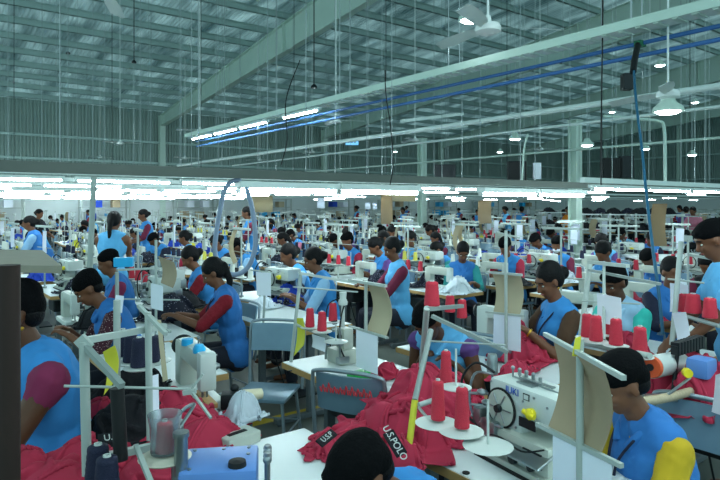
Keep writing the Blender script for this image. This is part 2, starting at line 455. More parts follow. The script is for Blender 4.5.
def make_lockstitch(label,body=None,knob=None):
    "origin on the table top; operator on +X, needle end -Y"
    body=body or M_cream
    t=thing('sewing_machine',label,'sewing machine')
    bm=NB(); box(bm,-.09,.09,-.24,.24,.0,.045,bev=.012); obj('bed',bm,M_white,t,True)
    bm=NB(); box(bm,-.05,.05,.1,.22,.04,.3,bev=.022); box(bm,-.045,.045,-.22,.2,.2,.31,bev=.028); obj('arm',bm,body,t,True)
    bm=NB(); box(bm,-.042,.042,-.265,-.19,.11,.315,bev=.02); obj('face_plate',bm,M_white,t,True)
    bm=NB(); rod(bm,(0,-.235,.05),(0,-.235,.12),.005); rod(bm,(-.018,-.225,.07),(-.018,-.225,.12),.006); box(bm,-.03,.0,-.25,-.2,.05,.056); obj('needle_bar',bm,M_steel,t)
    bm=NB(); lathe(bm,[(.0,0),(.055,.0),(.062,.012),(.05,.03),(.02,.035),(0,.035)],20,(0,.225,.25),0,Euler((-PI/2,0,0))); obj('hand_wheel',bm,M_dark,t,True)
    bm=NB(); lathe(bm,[(0,0),(.022,0),(.022,.012),(.012,.03),(0,.03)],14,(.045,-.19,.22),0,Euler((0,PI/2,0))); obj('tension_dial',bm,M_steel,t,True)
    bm=NB(); rod(bm,(.04,-.15,.27),(.075,-.15,.27),.005); obj('guide_pin',bm,M_steel,t,True)
    bm=NB(); rod(bm,(-.01,-.12,.3),(-.01,-.12,.37),.004); rod(bm,(.02,-.05,.3),(.02,-.05,.35),.004); ball(bm,(-.01,-.12,.37),.009); rod(bm,(-.01,-.12,.36),(.02,-.05,.345),.002); obj('thread_guide',bm,M_steel,t)
    if knob:
        bm=NB(); lathe(bm,[(0,0),(.03,0),(.032,.02),(.02,.045),(0,.048)],14,(-.02,-.17,.3)); obj('oil_cap',bm,knob,t,True)
    return t
def make_overlock(label,letter=True):
    "boxy machine, back face -X, long axis Y"
    t=thing('overlock_machine',label,'sewing machine')
    bm=NB(); box(bm,-.15,.15,-.2,.2,.0,.035,bev=.01); box(bm,-.13,.13,-.18,.18,.03,.15,bev=.02); obj('base',bm,M_cream,t,True)
    bm=NB(); box(bm,-.1,.08,-.2,.19,.22,.345,bev=.03); box(bm,-.1,.09,-.01,.18,.14,.3,bev=.03); obj('arm',bm,M_white,t,True)
    bm=NB(); box(bm,.0,.09,-.2,-.1,.15,.25,bev=.012); obj('needle_housing',bm,M_steel,t,True)
    bm=NB(); rod(bm,(.045,-.15,.1),(.045,-.15,.2),.006); obj('needle_bar',bm,M_steel,t,True)
    bm=NB(); lathe(bm,[(.078,0),(.085,.006),(.085,.012),(.07,.012)],26,(-.1,.1,.23),0,Euler((0,-PI/2,0))); obj('cover_ring',bm,M_black,t,True)
    bm=NB(); lathe(bm,[(0,.0),(.076,0),(.076,.014),(.02,.02),(0,.02)],24,(-.1,.1,.23),0,Euler((0,-PI/2,0))); obj('belt_cover',bm,M_cream,t,True)
    bm=NB(); lathe(bm,[(0,.0),(.022,0),(.024,.02),(.012,.03),(0,.03)],10,(-.1,-.07,.255),0,Euler((0,-PI/2,0))); rod(bm,(-.12,-.1,.25),(-.12,-.04,.26),.011); obj('knob',bm,M_yk,t,True)
    bm=NB(); box(bm,-.106,-.1,-.09,.0,.185,.225,bev=.002); obj('nameplate',bm,M_black,t)
    bm=NB()
    for k in range(4): 
        y=.0+k*.04; rod(bm,(-.02,y,.34),(-.02,y,.385),.004); ball(bm,(-.02,y,.385),.009); rod(bm,(.02,y,.34),(.02,y,.365),.008)
    bar(bm,(-.03,-.12,.36),(-.03,.06,.36),.02,.004); obj('thread_guide',bm,M_steel,t,True)
    for k in range(4):
        bm=NB(); rod(bm,(-.142,.17-.065*k,.08),(-.12,.17-.065*k,.08),.012+.004*(k%3)); obj('adjustment_screw',bm,M_dark,t,True)
    bm=NB(); box(bm,-.136,-.128,-.15,-.05,.06,.12,bev=.002); obj('side_window',bm,M_dark,t)
    bm=NB()
    for k in range(4):
        a=k*1.3; ball(bm,(-.09+.03*math.sin(a),.22+.02*k%.03,.1+.055*k),.02,(1,1.3,.7)); rod(bm,(-.09,.2,.08+.06*k),(-.13,.27,.1+.05*k),.007)
    path_tube(bm,[(-.06,.2,.34),(-.1,.28,.33),(-.12,.29,.2),(-.1,.24,.06)],.006,6); rod(bm,(-.15,.16,.16),(-.12,.16,.16),.02); rod(bm,(-.14,.06,.165),(-.13,.26,.13),.008); box(bm,-.15,-.11,.1,.19,.1,.17,bev=.008)
    rod(bm,(-.03,.24,.02),(-.03,.24,.4),.006); lathe(bm,[(0,0),(.025,0),(.025,.07),(.02,.09),(0,.09)],14,(-.03,.24,.33))
    box(bm,-.14,-.04,.2,.25,.12,.2,bev=.01)
    obj('looper_assembly',bm,M_steel,t,True)
    bm=NB(); path_tube(bm,[(-.08,.17,.36),(-.12,.25,.39),(-.15,.31,.3),(-.15,.28,.16),(-.13,.2,.12)],.006,6); path_tube(bm,[(-.135,.18,.1),(-.16,.05,.13),(-.17,-.08,.12),(-.14,-.17,.15)],.004,6); obj('thread_hose',bm,M_black,t,True)
    for k in range(6):
        bm=NB(); a=k*PI/3; rod(bm,(-.121,.1+.02*math.cos(a),.23+.02*math.sin(a)),(-.121,.1+.068*math.cos(a),.23+.068*math.sin(a)),.003,n=6); obj('cover_rib',bm,M_steel,t)
    bm=NB(); lathe(bm,[(0,0),(.018,0),(.016,.02),(0,.022)],14,(-.118,.1,.23),0,Euler((0,-PI/2,0))); obj('cover_hub',bm,M_dark,t,True)
    bm=NB(); vs=box(bm,-.2,-.1,-.19,.07,.11,.12,bev=.003); bmesh.ops.rotate(bm,verts=bm.verts,cent=(-.12,0,.12),matrix=Matrix.Rotation(-.35,3,'Y')); obj('cloth_plate',bm,M_steel,t)
    for yy,r_ in ((-.1,.016),(.0,.022),(.075,.014)):
        bm=NB(); lathe(bm,[(0,0),(r_,0),(r_*.9,.02),(0,.022)],14,(-.13,yy,.055),0,Euler((0,-PI/2,0))); obj('dial',bm,M_dark,t,True)
    bm=NB(); box(bm,-.16,.16,-.21,.22,-.02,.012,bev=.008); obj('rubber_foot',bm,M_black,t)
    bm=NB(); rod(bm,(-.03,-.19,.345),(-.03,.1,.352),.004); box(bm,-.07,-.01,-.04,.05,.34,.352,bev=.002); obj('top_plate',bm,M_steel,t)
    bm=NB(); box(bm,-.1015,-.099,-.055,-.02,.298,.325,bev=.0005); obj('emblem_plate',bm,M_dark,t)
    bm=NB(); box(bm,-.103,-.101,-.05,-.025,.302,.321); obj('emblem_face',bm,M_white,t)
    for yy,zz in ((.17,.325),(-.08,.32),(-.15,.3),(.02,.17),(-.02,.29)):
        bm=NB(); rod(bm,(-.104,yy,zz),(-.099,yy,zz),.005,n=10); obj('screw',bm,M_steel,t)
    if letter:
        text('JUKI',.042,mat('blue_ink','2b55b0',.5),t,Matrix.Translation((-.1035,.04,.316))@Matrix.Rotation(-PI/2,4,'Z')@Matrix.Rotation(PI/2,4,'X'))
    return t
CONE_PROF=[(.0,.0),(.029,.0),(.03,.006),(.03,.02),(.022,.115),(.016,.12),(.0,.12)]
def make_cone(m,label):
    t=thing('thread_cone',label,'thread cone')
    bm=NB(); pr=[(0,.003),(.030,.003)]
    for k in range(13): 
        z=.006+k*.0092; pr.append((.0305-.0075*k/12+(.001 if k%2 else 0),z))
    pr+= [(.015,.121),(0,.121)]
    lathe(bm,pr,18); obj('yarn',bm,m,t,True)
    bm=NB(); lathe(bm,[(0,0),(.02,0),(.009,.126),(.006,.126),(.006,.115),(0,.115)],14); obj('cone_core',bm,M_white,t,True)
    return t
def make_stand(label,n=3,top=1.5,rz=0):
    "thread stand clamped to the table; origin at the table top, pole +Y side, arms toward -Y"
    t=thing('thread_stand',label,'thread stand')
    bm=NB(); rod(bm,(0,0,-.03),(0,0,top-.76),.011); rod(bm,(0,0,-.03),(0,0,.02),.025); obj('pole',bm,M_frame,t,True)
    bm=NB(); box(bm,-.014,.014,-.24,.24,top-.78,top-.755,bev=.003)
    for k in range(n): rod(bm,(0,-.2+.4*k/(n-1),top-.76),(0,-.2+.4*k/(n-1),top-.8),.004)
    obj('guide_bar',bm,M_frame,t)
    bm=NB(); rod(bm,(0,-.26,.2),(0,.26,.2),.008); obj('spool_arm',bm,M_frame,t)
    for k in range(n):
        y=-.22+.44*k/(n-1)
        bm=NB(); lathe(bm,[(0,0),(.055,0),(.06,.004),(.055,.008),(.004,.01),(.004,.18),(0,.18)],18,(.0,y,.208)); obj('spool_disc',bm,M_white,t,True)
    bm=NB(); rod(bm,(0,-.22,.48),(0,.22,.48),.004); obj('cross_rod',bm,M_frame,t)
    return t
def sheet(name,w,h,m,curve=.0,nx=8,nz=6,th=.0015,wav=0,parent=None):
    "upright sheet in the local YZ plane hanging from z=0, bowed towards -X"
    bm=NB(); g=[]
    for j in range(nz+1):
        row=[]
        for i in range(nx+1):
            y=-w/2+w*i/nx; z=-h*j/nz
            x=-curve*math.sin(PI*j/nz)-wav*math.sin(2*PI*i/nx)
            row.append(bm.verts.new((x,y,z)))
        g.append(row)
    for a,b in zip(g,g[1:]):
        for i in range(nx): bm.faces.new((a[i],a[i+1],b[i+1],b[i]))
    bmesh.ops.solidify(bm,geom=list(bm.faces),thickness=th)
    return obj(name,bm,m,parent,True)
def ridged(p,o=4):
    s=0;a=1;f=1
    w=Vector((noise.noise(p*1.3+Vector((7,1,3))),noise.noise(p*1.3+Vector((2,9,5))),0))
    p=p+w*.5
    for i in range(o):
        s+=a*(1-abs(noise.noise(p*f)*2)); a*=.5; f*=2.1
    return s/1.9
import numpy as np
GPROTO={}
def cloth_proto(k,N=58,L=.74,press=.62,h=.11,R0=.25):
    "a square of cloth pushed together and dropped over a low mound: position-based dynamics on a grid"
    rs=np.random.RandomState(k*7+1); a=L/N
    u=(np.arange(N+1)/N-.5)*L; X,Y=np.meshgrid(u,u,indexing='ij')
    def smooth(n,amp):
        z=np.zeros_like(X)
        for _ in range(n):
            fx,fy=rs.uniform(-9,9,2); z+=np.sin(X*fx*2+Y*fy*2+rs.uniform(0,6))*amp/n**.5
        return z
    th=rs.uniform(0,3)
    px=X*press+smooth(6,.03); py=Y*press*rs.uniform(.85,1.1)+smooth(6,.03); pz=.2+smooth(8,.05)+rs.uniform(-.004,.004,X.shape)
    p=np.stack([px,py,pz],-1); v=np.zeros_like(p)
    def con(p,A,B,r,st):
        d=p[B]-p[A]; l=np.sqrt((d*d).sum(-1,keepdims=True))+1e-9; c=d*(.5*st*(l-r)/l); p[A]+=c; p[B]-=c
    S=slice
    sets=[]
    for o in (0,1):
        sets.append(((S(o,N,2),S(None)),(S(o+1,N+1,2),S(None)),a,1.))
        sets.append(((S(None),S(o,N,2)),(S(None),S(o+1,N+1,2)),a,1.))
    fix=[]
    for A,B,r,st in sets:
        na=len(range(*A[0].indices(N+1))),len(range(*A[1].indices(N+1))); nb=len(range(*B[0].indices(N+1))),len(range(*B[1].indices(N+1)))
        m0=min(na[0],nb[0]); m1=min(na[1],nb[1])
        fix.append((A,B,r,st,m0,m1))
    def con2(p,A,B,r,st,m0,m1):
        PA=p[A][:m0,:m1]; PB=p[B][:m0,:m1]; d=PB-PA; l=np.sqrt((d*d).sum(-1,keepdims=True))+1e-9; c=d*(.5*st*(l-r)/l); PA+=c; PB-=c
    def diag(p,st):
        for (A,B) in (((S(0,N),S(0,N)),(S(1,N+1),S(1,N+1))),((S(0,N),S(1,N+1)),(S(1,N+1),S(0,N)))):
            d=p[B]-p[A]; l=np.sqrt((d*d).sum(-1,keepdims=True))+1e-9; c=d*(.25*st*(l-a*1.4142)/l); p[A]+=c; p[B]-=c
    def bend(p,st):
        for n in (2,4):
            for (A,B) in (((S(0,N+1-n),S(None)),(S(n,N+1),S(None))),((S(None),S(0,N+1-n)),(S(None),S(n,N+1)))):
                d=p[B]-p[A]; l=np.sqrt((d*d).sum(-1,keepdims=True))+1e-9; c=d*(.25*st*(l-a*n)/l); p[A]+=c; p[B]-=c
    for it in range(170):
        v[...,2]-=9.8*.01; v*=.93; q=p+v*.01
        for _ in range(5):
            for f in fix: con2(q,*f)
            diag(q,.6); bend(q,.12)
            r2=(q[...,0]**2+q[...,1]**2)/(R0*.8)**2; dome=h*np.clip(1-r2,0,1)**.7
            dom=np.maximum(dome,0)+.003
            low=q[...,2]<dom
            q[...,2]=np.where(low,dom,q[...,2])
            q[...,0:2]=np.where(low[...,None],q[...,0:2]*.3+p[...,0:2]*.7,q[...,0:2])
        v=(q-p)/.01; p=q
    p[...,0:2]-=p[...,0:2].mean((0,1)); return p
def garment(rx,ry,h,seed,m,res=44,name='garment'):
    k=seed%6
    if k not in GPROTO: GPROTO[k]=cloth_proto(k)
    p=GPROTO[k]; N=p.shape[0]; st=1 if res>30 else 2
    idx=list(range(0,N,st)); bm=NB(); zr=max(p[...,2].max(),.05); ex=abs(p[...,0]).max(); ey=abs(p[...,1]).max()
    g=[[bm.verts.new((p[i,j,0]*rx/ex*1.12,p[i,j,1]*ry/ey*1.12,p[i,j,2]*(h*1.25/zr))) for j in idx] for i in idx]
    for a,b in zip(g,g[1:]):
        for i in range(len(idx)-1): bm.faces.new((a[i],a[i+1],b[i+1],b[i]))
    o=obj(name,bm,m,None,False)
    for q in o.data.polygons: q.use_smooth=True
    md=o.modifiers.new('thickness','SOLIDIFY'); md.thickness=.002
    return o
# ------------------------------------------------------------------ building shell
XW,YW=47.0,32.0; EAVE=6.5; SL=.13
def roofz(y): return EAVE+SL*(YW-y)
def corrugated(name,a,b,zs,m,pitch=.3,depth=.05):
    a=Vector(a);b=Vector(b); d=(b-a).normalized(); n=Vector((-d.y,d.x,0)); L=(b-a).length
    bm=NB(); N=int(L/pitch*2); pts=[]
    for i in range(N+1):
        for k,(o_,s) in enumerate(((0,0),(.5,0),(.62,1),(.88,1))):
            t=(i+o_)*L/N
            if t<=L+1e-6: pts.append(a+d*t+n*(s*depth))
    lo=[bm.verts.new((p.x,p.y,0)) for p in pts]; hi=[bm.verts.new((p.x,p.y,zs(p))) for p in pts]
    for i in range(len(pts)-1): bm.faces.new((lo[i],lo[i+1],hi[i+1],hi[i]))
    return struct(obj(name,bm,m))
M_wall=mat('wall_sheet','8da09a',.5,.2,.08,1.5)
corrugated('wall_back',(-4,YW,0),(XW,YW,0),lambda p:EAVE+.26,M_wall)
corrugated('wall_right',(XW,YW,0),(XW,-6,0),lambda p:roofz(p.y)+.26,M_wall)
# floor
mf=mat('floor_concrete','5a605a',.45,0,.18,1.2,.05,8)
bm=NB(); box(bm,-4.2,XW+.2,-6,YW+.2,-.1,0); struct(obj('floor',bm,mf))
# yellow line on the floor
bm=NB(); box(bm,-3,24,4.30,4.40,0.0,.004); o=struct(obj('trim_1',bm,mat('floor_yellow','b79a2c',.6,0,.2,6)))
# roof sheet with insulation foil
mr=bpy.data.materials.new('roof_foil'); mr.use_nodes=True; nt=mr.node_tree; b=nt.nodes['Principled BSDF']
b.inputs['Metallic'].default_value=.35; b.inputs['Roughness'].default_value=.35
tc=nt.nodes.new('ShaderNodeTexCoord'); mp=nt.nodes.new('ShaderNodeMapping'); mp.inputs['Scale'].default_value=(2.2,.5,1)
n1=nt.nodes.new('ShaderNodeTexNoise'); n1.inputs['Scale'].default_value=.8; n1.inputs['Detail'].default_value=6
cr=nt.nodes.new('ShaderNodeValToRGB'); cr.color_ramp.elements[0].position=.3; cr.color_ramp.elements[0].color=lin('7c9496')+(1,); cr.color_ramp.elements[1].position=.7; cr.color_ramp.elements[1].color=lin('f0f6f6')+(1,)
nt.links.new(tc.outputs['Object'],mp.inputs['Vector']); nt.links.new(mp.outputs[0],n1.inputs['Vector']); nt.links.new(n1.outputs['Fac'],cr.inputs['Fac']); nt.links.new(cr.outputs[0],b.inputs['Base Color'])
wv=nt.nodes.new('ShaderNodeTexWave'); wv.bands_direction='X'; wv.inputs['Scale'].default_value=2.2; wv.inputs['Distortion'].default_value=.6
bp=nt.nodes.new('ShaderNodeBump'); bp.inputs['Strength'].default_value=.6; bp.inputs['Distance'].default_value=.05
n3=nt.nodes.new('ShaderNodeTexNoise'); n3.inputs['Scale'].default_value=1.3; n3.inputs['Detail'].default_value=5
bp2=nt.nodes.new('ShaderNodeBump'); bp2.inputs['Strength'].default_value=.7; bp2.inputs['Distance'].default_value=.15
nt.links.new(tc.outputs['Object'],wv.inputs['Vector']); nt.links.new(wv.outputs['Fac'],bp.inputs['Height'])
nt.links.new(tc.outputs['Object'],n3.inputs['Vector']); nt.links.new(n3.outputs['Fac'],bp2.inputs['Height']); nt.links.new(bp2.outputs[0],bp.inputs['Normal']); nt.links.new(bp.outputs[0],b.inputs['Normal'])
bm=NB()
for y0,y1 in ((-6,YW),):
    v=[bm.verts.new(p) for p in ((-4,y0,roofz(y0)+.24),(XW,y0,roofz(y0)+.24),(XW,y1,roofz(y1)+.24),(-4,y1,roofz(y1)+.24))]; f=bm.faces.new(v)
    bmesh.ops.solidify(bm,geom=[f],thickness=.06)
struct(obj('ceiling',bm,mr))
bm=NB(); box(bm,-4,XW-.2,YW-.2,YW-.14,0,2.3); struct(obj('wall_back_panelling',bm,mat('white_panelling','d3dcdc',.6,0,.06,1.2)))
bm=NB(); box(bm,XW-.36,XW-.3,-6,YW-.2,0,2.3); struct(obj('wall_right_panelling',bm,MATS['white_panelling']))
# purlins along X (Z section)
y=31.0; k=0
while y>3:
    bm=NB(); z=roofz(y)
    box(bm,-4,XW,y-.012,y+.012,z,z+.22); box(bm,-4,XW,y-.012,y+.075,z-.0,z+.014); box(bm,-4,XW,y-.075,y+.012,z+.206,z+.22)
    struct(obj('purlin',bm,M_purlin)); y-=1.4; k+=1
# sag rods between purlins
# rafters: tapered I sections in planes X=const
def rafter(x,y0=YW-.3,y1=-6,d0=.6,d1=1.9):
    bm=NB(); fl=.13
    def ring(y,d):
        zt=roofz(y); zb=zt-d; return [(x-fl,y,zt),(x+fl,y,zt),(x+fl,y,zb),(x-fl,y,zb)]
    def slab(za,zb_,w):
        vs=[]
        for y,d in ((y0,d0),(y1,d1)):
            zt=roofz(y)-.01; zb=zt-d
            A=zt if za==1 else zb+.03; B=zt-.03 if za==1 else zb
            if za==2: A=zt-.02;B=zb+.02
            vs.append([bm.verts.new(p) for p in ((x-w,y,A),(x+w,y,A),(x+w,y,B),(x-w,y,B))])
        a,b=vs
        for i in range(4): bm.faces.new((a[i],a[(i+1)%4],b[(i+1)%4],b[i]))
        bm.faces.new(a[::-1]); bm.faces.new(b)
    slab(1,0,fl); slab(0,0,fl); slab(2,0,.008)
    # stiffeners
    yy=y0-3
    while yy>y1:
        d=d0+(d1-d0)*(y0-yy)/(y0-y1); zt=roofz(yy); box(bm,x-fl,x+fl,yy-.01,yy+.01,zt-d+.02,zt-.02); yy-=5
    bmesh.ops.recalc_face_normals(bm,faces=bm.faces)
    return struct(obj('rafter',bm,M_steelp))
for i,x in enumerate((10.7,21.,31.3,41.)):
    rafter(x)
    bm=NB(); box(bm,x-.15,x+.15,YW-.35,YW-.32,0,EAVE); box(bm,x-.15,x+.15,YW-.08,YW-.05,0,EAVE); box(bm,x-.01,x+.01,YW-.32,YW-.08,0,EAVE); struct(obj('wall_column',bm,M_steelp))
for z in (2.4,3.9,5.0):
    bm=NB(); box(bm,-4,XW,YW-.12,YW-.04,z,z+.12); struct(obj('wall_girt',bm,M_purlin))
for z in (3.6,5.4):
    bm=NB(); box(bm,XW-.12,XW-.04,-6,YW,z,z+.12); struct(obj('wall_girt',bm,M_purlin))
yy=28
while yy>4:
    bm=NB(); box(bm,XW-.3,XW-.1,yy-.1,yy+.1,0,roofz(yy)); struct(obj('wall_column',bm,M_steelp)); yy-=6
# big double doors / dark panels high in the right distance are built as ducts below
# free standing columns
def column(px,f,ztop,w,label):
    c=W(px,f,0); bm=NB(); box(bm,c.x-w/2,c.x+w/2,c.y-w/2,c.y-w/2+.015,0,ztop); box(bm,c.x-w/2,c.x+w/2,c.y+w/2-.015,c.y+w/2,0,ztop); box(bm,c.x-.01,c.x+.01,c.y-w/2,c.y+w/2,0,ztop)
    box(bm,c.x-w*.7,c.x+w*.7,c.y-w*.7,c.y+w*.7,0,.03); box(bm,c.x-w*.6,c.x+w*.6,c.y-w*.6,c.y+w*.6,ztop,ztop+.02)
    o=struct(obj('column',bm,M_steelp)); tag(o,label,'column'); return o
column(422,20,3.95,.22,'pale green steel column left of centre behind the light rail')
column(575,15,3.85,.24,'pale green steel column right of centre standing among the tables')
# overhead tray with lamps, running along Y
def along(name,x,z,y0,y1,kind,m,label,cat,r=.02):
    bm=NB()
    if kind=='pipe': rod(bm,(x,y0,z),(x,y1,z),r,n=10)
    o=obj(name,bm,m,None,True); tag(o,label,cat); return o
t=thing('cable_tray','wide perforated pale cable tray running overhead from the upper right','cable tray',(5.55,0,3.42))
bm=NB(); box(bm,-.11,.11,-1,14.5,0,.012); obj('tray_floor',bm,M_refl,t)
for s in (-1,1):
    bm=NB(); box(bm,s*.11-.006,s*.11+.006,-1,14.5,0,.09); obj('side_rail',bm,M_steelp,t)
bm=NB(); yy=-1
while yy<14.5: box(bm,-.1,.1,yy,yy+.05,-.012,.001); yy+=.17
obj('rung',bm,M_steelp,t)['kind']='stuff'
yy=0.6
while yy<14.5:
    for s in (-1,1): bm=NB(); rod(bm,(s*.1,yy,.0),(s*.1,yy,roofz(yy)-3.42),.007,n=6); obj('hanger_rod',bm,M_steel,t)
    yy+=2.4
for k,(z,x) in enumerate(((3.34,5.75),(3.22,5.75))):
    along('air_pipe',x,z,-1,14.5,'pipe',M_bhose,('upper','lower')[k]+' of the two blue air pipes beside the overhead cable tray','pipe',.022)
along('overhead_pipe',8.0,3.22,0,22,'pipe',M_refl,'long pale pipe crossing behind the blue air pipes at upper right','pipe',.045)
along('overhead_pipe',10.2,3.3,1,22,'pipe',M_refl,'thin pale pipe running over the right hand column','pipe',.028)
along('overhead_pipe',13.0,3.1,2,24,'pipe',M_steelp,'grey pipe running low beyond the right hand column','pipe',.03)
# ceiling lamps on the tray end
# light rails ------------------------------------------------------
def rail(y,x0,x1,zt,label,gap=0,first=False,rods=2.4,spans=None):
    t=thing('light_rail',label,'light rail',(0,y,zt))
    bm=NB(); 
    if first:
        box(bm,x0,x1,-.045,.045,.085,.175); 
    else:
        box(bm,x0,x1,-.03,.03,.06,.12)
    obj('channel',bm,M_beam if first else M_refl,t)
    x=x0+.4; n=0
    while x<x1 and n<95:
        bm=NB(); rod(bm,(x,0,.1),(x,0,roofz(y)-zt+.05),.0045,n=5); obj('hanger_rod',bm,M_steel,t); x+=rods; n+=1
    return t
bm=NB(); tl=thing('tube_light','tl','light',(0,0,0))
bm=NB(); box(bm,-.6,.6,-.05,.05,.012,.05,bev=.004); obj('housing',bm,M_refl,tl)
bm=NB(); rod(bm,(-.57,0,0),(.57,0,0),.014,n=8); obj('tube',bm,M_tube,tl)
for s in (-1,1): bm=NB(); box(bm,min(s*.57,s*.6),max(s*.57,s*.6),-.02,.02,-.015,.014); obj('end_cap',bm,M_white,tl)
TL=tl
def lamp(x,y,z,label,group=None): return copytree(TL,(x,y,z),0,label,group)
rail(5.5,-3,16,1.93,'dark steel light rail crossing the whole picture above the workers',first=True,rods=1.2)
for i,(x,lb) in enumerate(((3.2,'bright double batten tube light under the dark rail left of centre'),(4.42,'bright tube light under the dark rail just left of the middle column'),(6.75,'bright tube light under the dark rail right of the middle column'),(7.97,'bright tube light under the dark rail ending at the right column'))):
    q=lamp(x,5.5,1.9,lb); q.scale=(1,1.6,1.7)
rail(4.0,6.2,13,1.95,'short pale light rail at the right edge above the pink thread cones')
for i in range(4): lamp(7.0+1.25*i,4.0,1.94,['tube light first along the short right rail','tube light second along the short right rail','tube light third along the short right rail','tube light fourth along the short right rail'][i])
ys=[8,10.3,12.6,15,17.5,20,22.5,25,27.5,30]
for j,y in enumerate(ys):
    x1=min(2.5*y,44) if j%2==0 else min(2.5*y,13)
    rail(y,.3,x1,2.06,'pale light rail, '+od(j)+' behind the long dark rail',rods=2.4 if j<5 else 4.8)
    x=.9; n=0
    while x<x1-.6:
        if (n+j)%4!=3 and (x<11 or n%2): lamp(x,y,2.05,'tube light hung '+od(n)+' from the left under the '+od(j)+' pale rail')
        x+=1.32; n+=1
# high rail and lamps added out of frame to brighten the near tables
rail(1.7,-1.5,3.6,3.0,'added light rail high over the nearest row, out of frame')
for i in range(1,3): lamp(.4+1.3*i,1.7,2.99,'tube light '+od(i)+' from the left on the added high rail over the nearest row')
rail(.55,-1,6,2.5,'added light rail overhead in front of the camera, above the frame')  # unseen rail, added so its lamps light the foreground from the camera side
for i in range(3): lamp(1.2+1.35*i,.55,2.49,'tube light '+od(i)+' along the added rail above the nearest row')
for o in list(bpy.data.objects):
    pass
for i,(yy) in enumerate((13.4,12.1,10.8,9.0)):
    o=lamp(5.45,yy,3.33,od(i)+' tube light from the far end of the overhead cable tray'); o.rotation_euler=(0,0,PI/2)
kill(TL)
# fans ---------------------------------------------------------------
def make_fan(label):
    t=thing('ceiling_fan',label,'fan')
    bm=NB(); lathe(bm,[(0,-.05),(.06,-.05),(.1,-.03),(.105,.0),(.09,.03),(.03,.05),(.02,.1),(0,.1)],22); obj('motor',bm,M_fan,t,True)
    for k in range(3):
        bm=NB(); a=k*2*PI/3
        vs=[]
        for (x,w,zz) in ((.1,.03,0),(.2,.055,.004),(.4,.065,-.0),(.6,.06,-.012),(.62,.03,-.014)):
            vs.append([bm.verts.new((x,s*w,zz+s*.016)) for s in (-1,1)])
        for p,q in zip(vs,vs[1:]): bm.faces.new((p[0],q[0],q[1],p[1]))
        bmesh.ops.solidify(bm,geom=list(bm.faces),thickness=.006)
        bmesh.ops.rotate(bm,verts=bm.verts,cent=(0,0,0),matrix=Matrix.Rotation(a,3,'Z'))
        obj('blade',bm,M_fan,t)
    return t
FAN=make_fan('f')
def fan(px,py,f,rz,label,sc=1):
    c=Q(px,py,f); r=copytree(FAN,c,rz,label,None)
    bm=NB(); rod(bm,(0,0,.08),(0,0,max(.2,roofz(c.y)-c.z)),.01,n=8); obj('down_rod',bm,M_fan,r)
fan(488,28,4.8,-.62,'large white ceiling fan near the top right with motor in view')
fan(120,143,18,-.6,'small ceiling fan hanging at the left under the wall sheets')
fan(200,131,15,1.1,'ceiling fan hanging left of the cable tray end')
fan(336,121,13,-.75,'ceiling fan below the middle of the cable tray')
fan(312,152,22,-.5,'tiny far ceiling fan just above the dark rail near centre')
fan(540,149,17,-.5,'ceiling fan hanging left of the right hand column')
fan(668,94,5.6,-.62,'ceiling fan with lamp below it near the right edge')
fan(415,140,16,-.64,'ceiling fan beside the top of the middle column')
fan(104,-10,4.6,-.95,'nearest ceiling fan at the top left, green tipped blade in view')
fan(650,143,20,.5,'far ceiling fan at right between pendant lamps')
fan(185,158,24,1.5,'far ceiling fan low at the left behind the wall column')
fan(260,160,26,.5,'far ceiling fan above the grey hose')
fan(100,157,26,.1,'far ceiling fan lowest at the left')
kill(FAN)
# pendants
def make_pendant(label):
    t=thing('pendant_lamp',label,'lamp')
    bm=NB(); lathe(bm,[(.14,-.09),(.13,-.05),(.07,.0),(.05,.05),(.0,.05)],20); obj('lamp_shade',bm,M_steelp,t,True)
    bm=NB(); lathe(bm,[(0,-.115),(.08,-.11),(.12,-.085),(.115,-.06),(0,-.06)],20); obj('bulb',bm,M_lamp,t,True)
    return t
PEN=make_pendant('p')
pl=[(470,13,7,'lit pendant lamp beside the large fan at top right'),(515,135,13,'lit pendant lamp under the pale pipe left of the right column'),(587,141,12,'lit pendant lamp just right of the right hand column top'),(645,146,16,'lit pendant lamp between right column and right edge'),(692,152,17,'lit pendant lamp low at the right edge'),(668,102,5.6,'lit pendant lamp directly below the fan near the right edge'),(540,108,22,'faint high pendant lamp above the pale pipe'),(660,62,15,'high pendant lamp near the roof at right'),
    (695,100,20,'high pendant lamp at the right edge below the roof'),(612,110,24,'far pendant lamp over the right column'),(500,150,24,'far pendant lamp beside the dark panels'),(395,150,30,'far pendant lamp left of the middle column')]
for px,py,f,lb in pl:
    c=Q(px,py,f); r=copytree(PEN,c,0,lb); bm=NB(); rod(bm,(0,0,.04),(0,0,max(.15,roofz(c.y)-c.z)),.006,n=6); obj('cord',bm,M_steel,r)
kill(PEN)
# dark pendant fixture left of centre + small ones
for px,py,f,lb in ((314,88,9,'small dark unlit lamp on a long black cord below the big rafter'),(68,54,14,'unlit hook lamp near the upper left purlins'),(134,63,12,'small unlit lamp near the upper middle left purlins')):
    c=Q(px,py,f); t=thing('hanging_fixture',lb,'lamp',c); bm=NB(); lathe(bm,[(0,0),(.05,0),(.045,.03),(.015,.06),(0,.06)],12); obj('lamp_shade',bm,M_dark,t,True)
    bm=NB(); rod(bm,(0,0,.05),(0,0,roofz(c.y)-c.z),.008,n=6); obj('cord',bm,M_black,t)
